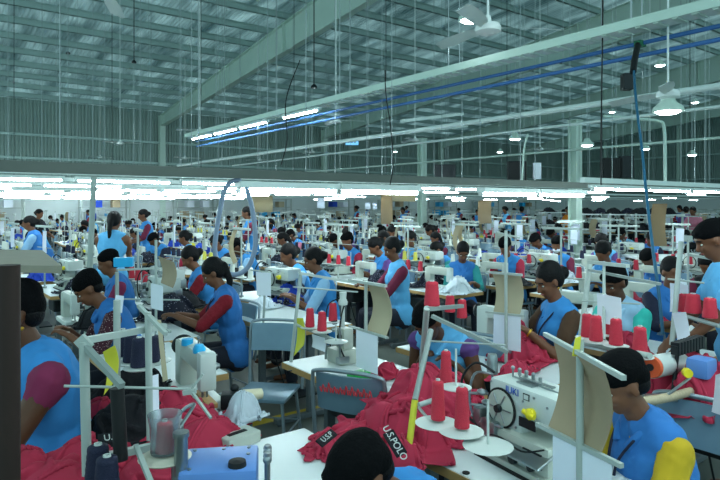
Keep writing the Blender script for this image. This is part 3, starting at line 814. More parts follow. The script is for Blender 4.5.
# thin suspension wires from the roof down to the machines rails, each a thing
wr=[(14,15,40,178),(42,17,60,175),(68,13,54,177),(93,14,30,177),(112,19,80,180),(134,12,20,186),(151,20,105,180),(181,10,0,188),(201,19,70,185),(222,16,40,190),(258,12,30,186),(276,18,60,188),(294,14,20,190),(340,17,80,190),(368,12,0,188),(382,9,0,186),(386,13,40,190),(434,15,50,190),(448,19,60,190),(480,10,0,190),(507,14,30,190),(519,17,60,190),(535,10,0,191),(563,13,10,190),(602,9,0,190),(616,15,60,190),(632,8,0,185),(705,10,0,190),(690,14,60,188),(8,12,20,180),(240,22,60,185),(326,20,60,186)]
for i,(px,f,y0,y1) in enumerate(wr):
    c=W(px,f,0); bm=NB(); z1=H-(y1-HZ)*f/F0; rod(bm,(0,0,z1),(0,0,roofz(c.y)+.1),.0045*max(1,f/9),n=5)
    o=obj('suspension_wire',bm,M_steel if i%4 else M_dark,None,loc=(c.x,c.y,0)); tag(o,'thin vertical suspension wire, '+od(sorted(w[0] for w in wr).index(px))+' from the left under the roof','wire')
# black cords hanging from the tray
for px,p1,f,lb in ((388,[(385,70),(386,95),(391,130),(393,165),(390,185)],6.8,'black cable dropping from the cable tray at centre'),(287,[(300,60),(286,100),(287,140),(281,165)],8,'thin black cable hanging from the cable tray left of centre'),(602,[(603,0),(602,70),(601,140),(601,185)],6,'thin black cable hanging right of the right column')):
    bm=NB(); path_tube(bm,[Q(x,y,f) for x,y in p1],.007,6); tag(obj('hanging_cable',bm,M_black,None,True),lb,'cable')
bm=NB(); pts=[(638,45,5.9),(634,62,5.6),(636,100,5.2),(642,150,4.8),(647,200,4.5),(653,250,4.2),(659,295,4.0),(663,335,3.9)]
t=thing('drop_cable','teal blue cable hanging down at right with a black upper end','cable')
path_tube(bm,[Q(*p) for p in pts],.011,8); obj('hose',bm,M_tcable,t,True)
bm=NB(); path_tube(bm,[Q(638,44,5.9),Q(635,58,5.65),Q(633,72,5.5)],.03,8); obj('connector',bm,M_black,t,True)
bm=NB(); c=Q(640,44,5.9); box(bm,c.x-.05,c.x+.05,c.y-.04,c.y+.04,c.z-.03,c.z+.03,bev=.01); obj('clip',bm,mat('green_clip','1f6a4c'),t)
# coiled hose
bm=NB(); pts=[(241,180,5.95),(231,182,5.95),(224,192,5.9),(220,210,5.87),(216,235,5.85),(215,252,5.83),(220,266,5.82),(230,274,5.82),(241,273,5.82),(250,264,5.85),(255,248,5.87),(255,230,5.9),(252,208,5.93),(247,190,5.95),(244,184,5.96)]
path_tube(bm,[Q(*p) for p in pts],.024,10); tag(obj('hose_loop',bm,M_ghose,None,True),'thick grey hose hanging in a long loop from the dark rail','hose')
# leaning support pole of the rail
bm=NB(); a=Q(94,176,5.15); b=W(84,5.5,0); rod(bm,b,a,.024,n=10); tag(obj('support_pole',bm,M_frame,None,True),'grey support pole leaning slightly under the dark rail at left','pole')
# blue exit style sign on the back wall
t=thing('wall_sign','small blue rectangular sign high on the far wall','sign',Q(352,142,30)); t.rotation_euler=(0,0,-YAW)
bm=NB(); box(bm,-.32,.32,-.01,.01,-.15,.15,bev=.01); obj('panel',bm,emit('sign_blue','3fa0e8',.55),t)
bm=NB(); 
for k in range(3): box(bm,-.22+.16*k,-.12+.16*k,-.016,-.01,-.05,.05)
obj('symbol',bm,M_white,t)
bm=NB(); path_tube(bm,[Q(604,116,11),Q(640,119,11),Q(658,121,11),Q(664,127,11),Q(665,158,11),Q(665,182,11)],.03,8,sub=3); tag(obj('bent_pipe',bm,M_steelp,None,True),'pale pipe bending down to the rail at upper right','pipe')
bm=NB(); path_tube(bm,[Q(522,182,12),Q(524,150,12),Q(528,134,12)],.02,6,sub=3); tag(obj('bent_pipe',bm,M_steelp,None,True),'short thin pale pipe rising from the rail right of centre','pipe')
for k,(a,b_,lb) in enumerate(((Q(402,121,13),Q(462,114,14.5),'unlit pale batten above the middle column top'),(Q(410,132,14),Q(466,126,15.5),'unlit pale batten at the middle column top'),(Q(372,148,17),Q(400,146,18),'short unlit batten left of the middle column top'))):
    bm=NB(); bar(bm,a,b_,.12,.07); tag(obj('unlit_batten',bm,M_refl),lb,'light fitting')
# dark panels over the dark rail on the right (air ducts)
for px,py,f,w,h,m,lb in ((445,171,13,.45,.28,M_dark,'dark box on the rail right of the middle column'),(517,172,14,.42,.5,M_black,'black panel above the rail left of the right column'),(537,171,14,.17,.38,M_paper,'small white panel beside the black panel above the rail'),(612,168,15,.5,.5,M_black,'black panel above the rail right of the right column'),(626,167,15,.35,.55,M_dark,'charcoal panel above the rail at far right'),(627,82,7.4,.12,.2,M_dark,'small dark switch box hanging over the pale pipe at right')):
    c=Q(px,py,f); bm=NB(); box(bm,-w/2,w/2,-.06,.06,-h/2,h/2,bev=.008); o=obj('equipment_box',bm,m,None,loc=c); o.rotation_euler=(0,0,-YAW); tag(o,lb,'box')
# ------------------------------------------------------------------ prototypes for repeated workstations
PT={}
FACE=PI
def proto_people():
    vs=[('a',dict(hair='bun',vest=M_vest,sleeve=M_redd,sl=1.0,lean=16,hp=32)),
        ('b',dict(hair='cap',vest=M_vestl,sleeve=M_navy,sl=.8,lean=22,hp=38)),
        ('c',dict(hair='tail',vest=M_vestd,sleeve=M_redc,sl=1.2,lean=10,hp=24)),
        ('d',dict(hair='cap',vest=M_vest,sleeve=mat('maroon_sleeve','6b1f3a',.9),sl=.7,lean=26,hp=30,hands=((.46,.12,.86),(.4,-.02,.84)))),
        ('s',dict(standing=True,hair='bun',vest=M_vestl,sleeve=M_redd,sl=.9,lean=5,hp=15,hands=((.36,.12,1.0),(.36,-.12,1.02))))]
    for k,kw in vs:
        PT['p'+k]=person('x',(0,0,0),0,vox=.016,skin=M_skin if k in 'acs' else M_skin2,**kw)
        q=person('x',(0,0,0),0,vox=.036,far=True,skin=M_skin if k in 'acs' else M_skin2,**kw)
        PT['f'+k]=flatten(q,'person','x','person'); kill(q)
proto_people()
PT['table']=make_table(); PT['chair']=make_chair('x'); PT['lock']=make_lockstitch('x'); PT['lockb']=make_lockstitch('x',M_white,M_cyan)
for q in ('lock','lockb'): PT[q].scale=(.82,.82,.82)
PT['over']=make_overlock('x',False); PT['stand']=make_stand('x'); PT['stand4']=make_stand('x',4,1.42)
for k,m in (('red',M_red),('navy',M_navy),('yel',mat('yellow_thread','d8cf58',.7)),('wht',mat('white_thread','dfe2da',.7)),('blu',mat('royal_thread','2447b8',.7))): PT['c'+k]=make_cone(m,'x')
for k in ('table','chair','lock','over','stand'): PT['F'+k]=flatten(PT[k],PT[k].name.split('.')[0],'x',PT[k]['category'])
for k,m in (('red',M_red),('navy',M_navy),('wht',MATS['white_thread']),('yel',MATS['yellow_thread'])):
    bm=NB(); lathe(bm,CONE_PROF,8,mi=0); PT['Fc'+k]=obj('thread_cone',bm,m); PT['Fc'+k]['category']='thread cone'
for k,m in (('navy',M_navyc),('black',M_blackc),('blue',M_bluec),('red',M_redc),('white',mat('white_cloth','d4dbe2',.9))):
    PT['g'+k]=garment(.2,.24,.13,len(k)*7,m,26,'garment_pile'); PT['g'+k]['category']='garments'
PT['paper']=sheet('paper_sheet',.16,.26,M_paper,.006); PT['paper']['category']='paper'
PT['board']=sheet('cardboard_shade',.3,.36,M_card,.05); PT['board']['category']='shade'
PT['bag']=garment(.12,.12,.2,5,M_yel,16,'yellow_bag'); PT['bag']['category']='bag'
USED=set()
protos=[o for o in bpy.data.objects if o in PT.values()]
GRP={'table':'sewing tables in the long rows','chair':'blue grey work chairs','lock':'pale sewing machines','lockb':'pale sewing machines','over':'overlock machines','stand':'white thread stands','stand4':'white thread stands','paper':'white paper sheets on the stands','board':'cardboard shades on the stands','bag':'small yellow bags'}
def put(k,loc,rz,label,group=None,mats=None,scale=None):
    kk=k[1:] if k[0]=='F' else k
    group=group or GRP.get(kk) or ('workers' if kk[0] in 'pf' and len(kk)==2 else 'thread cones' if kk[0]=='c' else 'heaps of cloth on the tables')
    return copytree(PT[k],loc,rz,label,group,mats,scale)
VC={'sky blue':M_vestl,'blue':M_vest,'deep blue':M_vestd}
SCOL={'dark red':M_redd,'maroon':MATS['maroon_sleeve'],'navy':M_navy,'teal':mat('teal_sleeve','2f8f8f',.9),'purple':mat('purple_sleeve','5b3f7c',.9),'light blue':mat('light_blue_sleeve','8fb8da',.9),'pink':mat('pink_sleeve','c9788e',.9),'yellow':mat('yellow_sleeve','b89a1c',.9)}
# ------------------------------------------------------------------ the grid of stations behind
near_people=[]   # filled with hand-placed spots, (x,y)
def vis(x,y,z=1.0):
    r=.8*x-.6*y; f=.6*x+.8*y
    return f,360+600*r/max(f,.1)
def clear(x,y,d): return all((x-a)**2+(y-b)**2>d*d for a,b in near_people)
# ------------------------------------------------------------------ hand-placed people
def at_head(px,py,z=1.2,dx=.2):
    "hips position for someone facing -X whose head shows at px,py"
    return P(px,py,z)
def npers(label,loc,rz=FACE,**kw):
    if loc.z<.1: near_people.append((loc.x,loc.y)); return person(label,loc,rz,**kw)
    o=person(label,(0,0,0),rz,**kw); h=HEAD[0]
    o.location=(loc.x-.95*h.x*math.cos(rz),loc.y-.95*h.x*math.sin(rz),0); o.scale=(.95,.95,loc.z/h.z)
    near_people.append((o.location.x,o.location.y)); return o
MS=mat('magenta_sleeve','7a2448',.9)
DOT=dotted('dotted_sleeve','3a1220','b89a9a',85,.22)
# front left worker in cap
p1=npers('person in black cap and blue vest at the left edge, magenta sleeve, sewing',at_head(20,314,1.30),PI-.02,hair='cap',vest=M_vest,sleeve=MS,sl=.2,lean=12,hp=12,skin=M_skin2,vox=.009,w=1.22,hands=((.42,.16,.86),(.4,-.1,.84)),extras=('earring',)); p1.scale=(1.08,1.08,p1.scale[2])
l=at_head(88,289,1.16,.22); npers('person in blue vest with white dotted dark sleeves bending over a machine at left',l,PI-.15,hair='cap',vest=M_vestd,sleeve=DOT,sl=1.4,lean=28,hp=22,vox=.011,hands=((.5,.2,.84),(.5,-.05,.84)))
l=at_head(108,263,1.2,.2); npers('person with dark hair behind the dotted sleeve worker, maroon checked sleeves',l,PI-.2,hair='cap',vest=M_vestd,sleeve=MS,sl=1.3,lean=15,hp=10,vox=.014,skin=M_skin)
npers('person seen from behind in sky blue vest with long black braid, standing at left',W(111,7.4,0),.93,standing=True,hair='tail',vest=M_vestl,sleeve=M_skin,sl=.5,lean=6,hp=6,vox=.014)
l=at_head(213,273,1.19,.16); npers('person with ponytail in blue vest and dark red sleeves guiding dark fabric at left centre',l,PI-.4,hair='tail',vest=M_vestd,sleeve=M_redd,sl=1.1,lean=12,hp=26,vox=.010,hands=((.5,.12,.86),(.5,-.08,.84)),extras=('lanyard',))
l=at_head(190,258,1.19,.16); npers('person with bun and dark red sleeves directly behind the ponytail worker',l,PI-.3,hair='bun',vest=M_vest,sleeve=M_redd,sl=1.3,lean=14,hp=26,vox=.013,hands=((.45,.12,.86),(.5,-.08,.84)))
l=at_head(184,238,1.2,.16); npers('person in light blue vest and bright red sleeves facing left at left centre',l,PI-.5,hair='bun',vest=M_vestl,sleeve=M_redc,sl=1.2,lean=12,hp=16,vox=.015)
l=at_head(313,260,1.21,.2); npers('person in blue vest with light blue sleeves sewing dotted navy cloth at centre',l,PI-.45,hair='bun',vest=M_vest,sleeve=SCOL['light blue'],sl=1.0,lean=12,hp=16,vox=.011)
l=at_head(288,255,1.2,.2); npers('person in blue vest behind the light blue sleeved worker',l,PI-.2,hair='bun',vest=M_vest,sleeve=SCOL['light blue'],sl=.5,lean=16,hp=14,vox=.015)
l=at_head(347,241,1.22,.2); npers('person with short hair, blue vest and red sleeves leaning left, centre back',l,PI,hair='cap',vest=M_vest,sleeve=M_redc,sl=1.2,lean=16,hp=14,vox=.015)
l=at_head(392,249,1.27,.1); npers('person upright in light blue vest with maroon sleeves right of centre',l,PI-.4,hair='bun',vest=M_vestl,sleeve=SCOL['maroon'],sl=1.2,lean=4,hp=24,vox=.012)
l=at_head(410,239,1.22,.15); npers('person in pale vest behind the maroon sleeved worker, head tilted',l,PI+.2,hair='bun',vest=M_vestl,sleeve=SCOL['purple'],sl=.9,lean=8,hp=22,vox=.015)
l=at_head(463,252,1.18,.0); npers('person facing the camera in blue vest with teal sleeves, right of centre',l,PI+.9,hair='bun',vest=M_vestd,sleeve=SCOL['teal'],sl=1.3,lean=8,hp=34,vox=.012)
l=at_head(505,247,1.2,.15); npers('person bent forward in blue vest with dark red sleeves behind the brown cardboard shade',l,PI+.3,hair='cap',vest=M_vest,sleeve=M_redc,sl=1.2,lean=18,hp=26,vox=.014)
l=at_head(557,245,1.2,.15); npers('person in black cap and white face mask, blue vest, maroon sleeves',l,PI+.4,hair='cap',vest=M_vest,sleeve=SCOL['maroon'],sl=1.1,lean=10,hp=16,vox=.014,extras=('mask',))
# bowed worker with the purple sleeve
l=at_head(428,322,1.06); npers('person bowed low over red cloth in bright blue vest with purple sleeve edge',l,PI+.25,hair='cap',vest=M_vestl,sleeve=SCOL['purple'],sl=.05,lean=20,bow=12,hp=34,skin=M_skin2,vox=.010,w=1.15,hands=((.32,.16,.84),(.3,-.1,.84)))
# main woman
l=at_head(549,281,1.24); npers('person with black bun in blue collared vest with lanyard, right of centre, holding red cloth',l,PI-.42,hair='bun',vest=M_vest,sleeve=mat('brown_mesh_sleeve','4a3322',.9),sl=.5,lean=6,hp=24,vox=.009,hands=((.36,.12,.9),(.36,-.1,.92)),extras=('lanyard','bangle','earring'))
l=at_head(614,283,1.2); npers('person in cap and pale vest with turquoise sleeves behind hanging paper at right',l,PI-.1,hair='cap',vest=mat('pale_blue_vest','9cc4de',.85),sleeve=mat('turquoise_sleeve','39c2b4',.85),sl=.6,lean=14,hp=18,vox=.011,skin=M_skin2)
l=at_head(672,272,1.2); npers('person facing the camera in dark blue vest beside the white sheet at right',l,PI+.95,hair='bun',vest=M_vestd,sleeve=M_navy,sl=1.2,lean=4,hp=16,vox=.013)
npers('person standing at the right edge seen from behind in light blue vest',W(744,3.6,0),PI-.9,standing=True,hair='cap',vest=M_vestl,sleeve=M_vestl,sl=.6,lean=10,hp=20,vox=.011,w=1.15)
# bottom right woman
l=at_head(621,384,1.09); p21=npers('person in black cap and blue vest with mustard sleeves, nearest at bottom right',l,PI-.5,hair='cap',vest=M_vestd,sleeve=SCOL['yellow'],sl=1.15,lean=17,hp=20,vox=.008,hands=((.44,.12,.82),(.44,-.1,.8)),extras=('lanyard',))
# bottom head
l=at_head(361,477,.98); p22=npers('person whose dark hair alone shows at the bottom centre',l,PI,hair='cap',vest=M_vest,sleeve=M_redd,sl=1,lean=30,bow=10,hp=25,vox=.010,w=.95)
# standing and seated people far back that the photo shows clearly
for px,py,z,rz,lb,vc,sc_,hair,st in (
  (683,213,1.5,.2,'person standing far right back in purple shirt','x','purple','bun',1),
  (692,214,1.5,PI,'person standing far right back in pink blouse','p','pink','bun',1),
  (567,213,1.5,PI,'person standing behind in orange shirt left of the right column','o','yellow','bun',1),
  (518,212,1.5,.3,'person standing back right in blue shirt with red sleeve','blue','red','bun',1),
  (490,220,1.3,PI,'person in pink shirt seated behind the hanging boards','p','pink','bun',0),
  (301,229,1.25,PI-.3,'person in dark cap and blue vest, back left of centre','blue','pink','cap',0),
  (272,225,1.25,PI,'person in sky blue vest beside an orange bag, back left of centre','sky blue','light blue','bun',0),
  (343,236,1.2,PI,'person in blue vest just behind the red sleeved worker','blue','navy','cap',0),
  (436,229,1.2,PI,'person right of the middle column in pale blue vest','sky blue','light blue','bun',0),
  (392,226,1.25,PI-.4,'person with grey hair and light vest left of the middle column','sky blue','teal','cap',0),
  (29,217,1.45,-.9,'person standing in dark shirt among the far left tables','k','navy','bun',1),
  (45,233,1.2,PI+.2,'person in blue vest bending left at far left','blue','navy','cap',0),
  (607,238,1.2,PI,'person with cap in dark blue vest right of the right column','deep blue','navy','cap',0),
  (642,236,1.2,PI+.8,'person facing forward behind a hanging white card at right','deep blue','navy','bun',0),
  (8,232,1.2,PI,'person in deep blue at the far left edge','deep blue','navy','cap',0),
  (222,240,1.2,PI,'person behind the grey hose in blue vest','blue','navy','bun',0),
  (165,235,1.2,PI,'person in blue with dark cap left of the red sleeved worker','blue','navy','cap',0),
  (712,250,1.3,PI,'person in black shirt at the right edge under the lights','k','maroon','bun',0)):
    c=P(px,py,z); k='ps' if st else {'bun':'pa','cap':'pd','tail':'pc'}[hair]
    V=VC.get(vc) or {'x':SCOL['purple'],'p':SCOL['pink'],'o':mat('orange_shirt','e08a2a',.9),'k':M_blackc}[vc]
    S={'red':M_redc,'yellow':MATS['orange_shirt']}.get(sc_) or SCOL[sc_]
    near_people.append((c.x,c.y))
    put(k,(c.x+.15,c.y,0),rz,lb,None,{'vest':V,'shirt':S,'collar':V},(1.04,1.04,z/1.5+.02) if st else (1,1,1))
M_arm=mat('grey_arm','8b9693',.45,.1,.08)
# ------------------------------------------------------------------ foreground stations, built by hand
def table_at(x0,x1,y0,y1,label):
    t=make_table(y1-y0,x1-x0,label); t.location=((x0+x1)/2,(y0+y1)/2,0); return t
table_at(1.88,2.42,2.12,3.32,'white table with wood edge in front of the bowed worker, green tape on it')
table_at(1.62,2.2,.75,2.0,'white table under the big white overlock machine at bottom right')
table_at(2.72,3.28,2.0,3.2,'white table before the person with the bun, red cloth heaped on it')
table_at(.72,1.4,1.42,2.28,'nearest white table at bottom left of centre')
table_at(3.75,4.35,1.75,3.1,'white table right of the person with the bun, crowded with cones')
table_at(3.02,3.6,.6,1.8,'white table behind the mustard sleeved worker holding the elastic roll')
table_at(.2,.78,2.35,3.4,'table at lower left under the red garments and thread frame')
table_at(.95,1.5,3.3,4.3,'wood edged table with the pale sewing machine left of the empty chair')
table_at(2.3,2.95,4.05,5.15,'white table with wood edge and dotted navy cloth at centre')
table_at(1.2,1.75,4.35,5.4,'table in front of the ponytail worker at left centre')
table_at(4.9,5.5,2.2,3.3,'white table far right behind the hanging cable')
# chairs
def chair_at(px,py,z,rz,label,f=None):
    c=P(px,py,z); return put('chair',(c.x-.2*math.cos(rz)*-1,c.y,0),rz,label)
c=P(348,393,.79); ch=put('chair',(c.x+.21,c.y+.12,0),.5,'empty blue grey chair with red writing on its back, beside the red heap')
red=mat('red_paint','d23a44',.6)
bm=NB(); rr=random.Random(3); z0=.80
for k in range(9):
    yy=-.15+.033*k
    path_tube(bm,[(-.268,yy,z0-.012),(-.268,yy+.012,z0+.02*rr.random()+.02),(-.268,yy+.02,z0-.012),(-.268,yy+.03,z0+.012)],.0035,5,sub=3)
o=obj('red_writing',bm,red,ch)
c=P(267,391,.45); put('chair',(c.x,c.y,0),PI+.75,'empty blue grey chair standing alone in the aisle left of centre')
c=P(240,308,.85); put('chair',(c.x-.16,c.y,0),PI+.1,'blue grey chair behind the ponytail worker')
c=P(484,360,.75); put('chair',(c.x-.2,c.y,0),PI+.2,'blue grey chair of the bowed worker')
for px,py,lb in ((697,440,'blue grey chair behind the mustard sleeved worker at bottom right'),):
    c=P(px,py,.75); put('chair',(c.x-.14,c.y,0),PI+.1,lb)
c=P(640,318,.8); put('chair',(c.x-.2,c.y,0),PI+.1,'blue grey chair of the turquoise sleeved worker')
c=P(412,272,.8); put('chair',(c.x-.2,c.y,0),PI,'pale blue chair behind the maroon sleeved worker')
c=P(330,290,.8); 
for i,(x,y) in enumerate(near_people[:3]): pass
# machines ------------------------------------------------------
o=make_overlock('large white overlock machine with blue lettering at bottom right of centre'); c=P(532,462,.78); o.location=(c.x+.03,c.y,.762); o.scale=(.9,.9,.9); o.rotation_euler=(0,0,-.12)
o=make_lockstitch('white sewing machine with two cyan caps left of the empty chair',M_cream,M_cyan); c=P(198,400,.78); o.location=(c.x,c.y+.05,.78); o.rotation_euler=(0,0,-.12); o.scale=(.98,.98,.88)
bm=NB(); lathe(bm,[(0,0),(.03,0),(.03,.035),(0,.04)],14,(-.03,.02,.3)); obj('oil_cap',bm,M_cyan,o,True)
bm=NB(); box(bm,-.1,.03,-.34,-.1,-.03,.03,bev=.012); obj('cylinder_bed',bm,M_white,o,True)
bm=NB(); box(bm,-.03,.02,-.35,-.1,.05,.075,bev=.004); obj('folder_plate',bm,M_wood,o)
t=thing('cream_cone','cream thread cone lying on the cylinder machine left of the empty chair','thread cone',P(243,396,.86)); t.rotation_euler=(0,0,-.5)
bm=NB(); lathe(bm,[(0,0),(.03,0),(.024,.09),(.012,.095),(.0,.095)],14,axis=Euler((0,PI/2,.3))); obj('yarn',bm,mat('cream_thread','d6ccae',.7),t,True)
bm=NB(); c=Vector((-.05,0,-.02)); box(bm,-.1,.0,-.04,.04,-.05,.02,bev=.01); rod(bm,(-.1,0,0),(.0,0,.0),.01); ball(bm,(-.04,.03,.03),.02); obj('bracket',bm,M_dark,t,True)
# blue machine head bottom left
t=thing('blue_machine','blue enamelled machine head with black knob at the bottom left','sewing machine',P(222,468,.93)); t.rotation_euler=(0,0,-.5)
bm=NB(); box(bm,-.12,.11,-.1,.1,-.12,.03,bev=.012); obj('casing',bm,M_bluem,t,True)
bm=NB(); box(bm,-.122,.112,-.102,.102,-.165,-.115,bev=.01); obj('body_plate',bm,M_cream,t,True)
bm=NB(); lathe(bm,[(0,0),(.028,0),(.026,.015),(0,.018)],16,(.05,-.06,.03)); obj('knob',bm,M_black,t,True)
bm=NB()
for a,b_ in ((-.09,.07),(0,.07),(.08,.07),(-.09,-.07),(.08,.02)): rod(bm,(a,b_,.028),(a,b_,.034),.006)
obj('screw',bm,M_steel,t)
bm=NB()
for k in range(4): bm=NB(); rod(bm,(.14,.06-.03*k,-.1),(.14,.06-.03*k,.03+.02*k%.04),.009); ball(bm,(.14,.06-.03*k,.03),.014); obj('tension_post',bm,M_steel,t,True)
bm=NB()
path_tube(bm,[(-.14,.1,-.15),(-.16,.12,.1),(-.1,.13,.16),(-.15,.0,.1)],.006,6); rod(bm,(-.15,.1,-.1),(-.15,.1,.12),.02)
obj('thread_tube',bm,M_steel,t,True)
# white boxes by it
c=P(236,436,.8); bm=NB(); box(bm,-.07,.09,-.05,.05,-.035,.012,bev=.006); o=obj('attachment_box',bm,M_cream,None,loc=c); o.rotation_euler=(0,0,.2); tag(o,'flat white metal attachment with a dark slot beside the blue machine','machine part')
bm=NB(); box(bm,-.04,.05,-.012,.012,.011,.014); obj('slot',bm,M_black,o)
# elastic roll machine at right
t=thing('elastic_roller','pale machine with a wide white roll and orange end at right','machine',P(680,388,1.0))
a=Q(652,367,2.75); b_=Q(682,361,3.0); base=P(680,388,1.0)
bm=NB(); rod(bm,a-base,b_-base,.052,n=22); obj('roll',bm,M_white,t,True)
d=(a-b_).normalized()
bm=NB(); rod(bm,a-base,a-base+d*.02,.05,.046,n=22); obj('end_disc',bm,M_orange,t,True)
bm=NB(); rod(bm,a-base+d*.018,a-base+d*.03,.016,n=14); obj('hub',bm,M_dark,t,True)
bm=NB(); p0=Q(628,404,2.4)-base; p1=Q(665,398,2.55)-base; p2=Q(700,389,2.8)-base; path_tube(bm,[p0,p1,p2],.02,10); obj('braided_hose',bm,M_braid,t,True)
bm=NB(); p=Q(686,372,2.65)-base; rod(bm,p,p-Vector((.02,.02,0)),.02,n=12); obj('knob',bm,M_yk,t,True)
bm=NB(); p=Q(702,368,2.75)-base; box(bm,p.x-.06,p.x+.05,p.y-.05,p.y+.05,p.z-.04,p.z+.05,bev=.02); ball(bm,p+Vector((0,-.02,-.07)),.045); obj('machine_head',bm,M_bluem,t,True); 
bm=NB(); p=Q(702,380,2.75)-base; ball(bm,p,.05,(.8,.8,1.2)); rod(bm,p-Vector((0,0,.02)),p-Vector((0,0,.16)),.008); obj('lower_head',bm,mat('pale_blue_enamel','a8c4d8',.4),t,True)
bm=NB(); p=Q(688,345,2.9)-base
for k in range(9): box(bm,p.x-.13+.03*k,p.x-.11+.03*k,p.y-.02,p.y+.02,p.z-.03,p.z+.03)
box(bm,p.x-.14,p.x+.14,p.y-.015,p.y+.015,p.z-.015,p.z+.015); rod(bm,p+Vector((-.1,0,0)),p+Vector((-.16,0,-.24)),.01); rod(bm,p+Vector((.1,0,0)),p+Vector((.1,0,-.24)),.01); obj('thread_comb',bm,M_dark,t)
bm=NB(); rod(bm,Q(655,404,2.5)-base,Q(690,378,2.65)-base,.006); bar(bm,Q(640,398,2.5)-base,Q(700,398,2.9)-base,.03,.03); obj('arm',bm,M_steel,t)
# ---------------- frames -----------------------------------------
def frame(name,label,cat,segs,mats_=None):
    t=thing(name,label,cat)
    for nm,a,b_,w,h,kind,m in segs:
        bm=NB()
        if kind=='bar': bar(bm,a,b_,w*.62,h*.75)
        else: rod(bm,a,b_,w,n=12)
        obj(nm,bm,m or M_frame,t,kind!='bar')
    return t
# bottom-right frame with cardboard
top=Q(580,338,1.66); bot=Q(577,480,1.66); bot.z=.8
A=P(545,334,1.35);B=P(624,378,1.35)
C=P(537,424,1.085);D=P(622,466,1.085)
t=frame('shade_frame','white tube frame holding a large brown cardboard shade before the mustard sleeved worker','frame',[('pole',Vector((top.x,top.y,.765)),Vector((top.x,top.y,1.38)),.0105,0,'rod',None),('top_bar',A,B,.02,.016,'bar',None),('lower_bar',C,D,.022,.016,'bar',None)])
def skin_sheet(name,corners,m,bow,label,cat,th=.002,n=12):
    "sheet between four corners (top left, top right, bottom right, bottom left), bowed sideways by the vector"
    a,b_,c_,d_=[Vector(x) for x in corners]; bm=NB(); g=[]; bow=Vector(bow)
    for j in range(n+1):
        v=j/n; row=[]
        for i in range(n+1):
            u=i/n; p=(a*(1-u)+b_*u)*(1-v)+(d_*(1-u)+c_*u)*v
            row.append(bm.verts.new(p+bow*math.sin(PI*v)*(.6+.4*math.cos(PI*(u-.5)))))
        g.append(row)
    for p,q in zip(g,g[1:]):
        for i in range(n): bm.faces.new((p[i],p[i+1],q[i+1],q[i]))
    bmesh.ops.recalc_face_normals(bm,faces=bm.faces); bmesh.ops.solidify(bm,geom=list(bm.faces),thickness=th)
    return tag(obj(name,bm,m,None,True),label,cat)
def lerp(a,b_,t): return a+(b_-a)*t
bk=Vector((.012,.016,0))
skin_sheet('cardboard_shade',[lerp(A,B,.17)+bk,lerp(A,B,.82)+bk,lerp(C,D,.82)+bk,lerp(C,D,.18)+bk],M_kraft,(.035,-.03,0),'large curved brown cardboard shade on the frame at bottom right','shade')
skin_sheet('paper_sheet',[lerp(C,D,.22)-Vector((0,0,.01)),lerp(C,D,.9)-Vector((0,0,.01)),lerp(C,D,.9)-Vector((0,0,.3)),lerp(C,D,.22)-Vector((0,0,.3))],M_paper,(0,0,0),'white paper sheet hung below the brown shade at bottom right','paper')
o=skin_sheet('yellow_tag',[Q(575,338,1.64),Q(581,336,1.64),Q(579,356,1.64),Q(572,356,1.64)],M_yel,(0,0,0),'small yellow tag tied to the top of the bottom right frame','tag')
# second frame by the main woman
f2=3.55
def VQ(px,f,z): return W(px,f,z)
A=Q(486,272,f2+.15);B=Q(522,275,f2-.1);C=Q(486,312,f2+.15);D=Q(524,316,f2-.1); PL=Q(506,272,f2)
t=frame('shade_frame','white tube frame with beige shade left of the person with the bun','frame',[('pole',Vector((PL.x,PL.y,.765)),Vector((PL.x,PL.y,1.6)),.0095,0,'rod',None),('top_bar',A,B,.02,.018,'bar',None),('lower_bar',C,D,.02,.016,'bar',None),('cross_rod',Q(496,232,f2),Q(520,238,f2),.005,0,'rod',None)])
skin_sheet('cardboard_shade',[lerp(A,B,.22)+bk*2,lerp(A,B,1.0)+bk*2,lerp(C,D,.95)+bk*2,lerp(C,D,.25)+bk*2],M_card,(.03,-.02,0),'beige cardboard shade left of the person with the bun','shade')
skin_sheet('paper_sheet',[lerp(C,D,.22),lerp(C,D,.92),lerp(C,D,.92)-Vector((0,0,.21)),lerp(C,D,.2)-Vector((0,0,.21))],M_paper,(0,0,0),'white paper sheet below the beige shade left of the person with the bun','paper')
# third frame around (375,300)
f3=3.4
A=Q(349,280,f3+.1);B=Q(386,286,f3-.15);C=Q(349,326,f3+.1);D=Q(388,338,f3-.15);PL=Q(366,280,f3)
t=frame('shade_frame','white tube frame with curved beige shade at the centre','frame',[('pole',Vector((PL.x,PL.y,.765)),Vector((PL.x,PL.y,PL.z)),.01,0,'rod',None),('top_bar',A,B,.03,.02,'bar',None),('lower_bar',C,D,.02,.016,'bar',None)])
skin_sheet('cardboard_shade',[lerp(A,B,.5)+bk*2,lerp(A,B,.95)+bk*2,lerp(C,D,.97)+bk*2,lerp(C,D,.46)+bk*2],M_card,(.05,-.04,0),'curved beige cardboard shade at the centre above the green tape','shade')
skin_sheet('paper_sheet',[lerp(C,D,.2),lerp(C,D,.75),lerp(C,D,.75)-Vector((0,0,.22)),lerp(C,D,.2)-Vector((0,0,.22))],M_paper,(0,0,0),'white paper sheet hanging from the centre frame','paper')
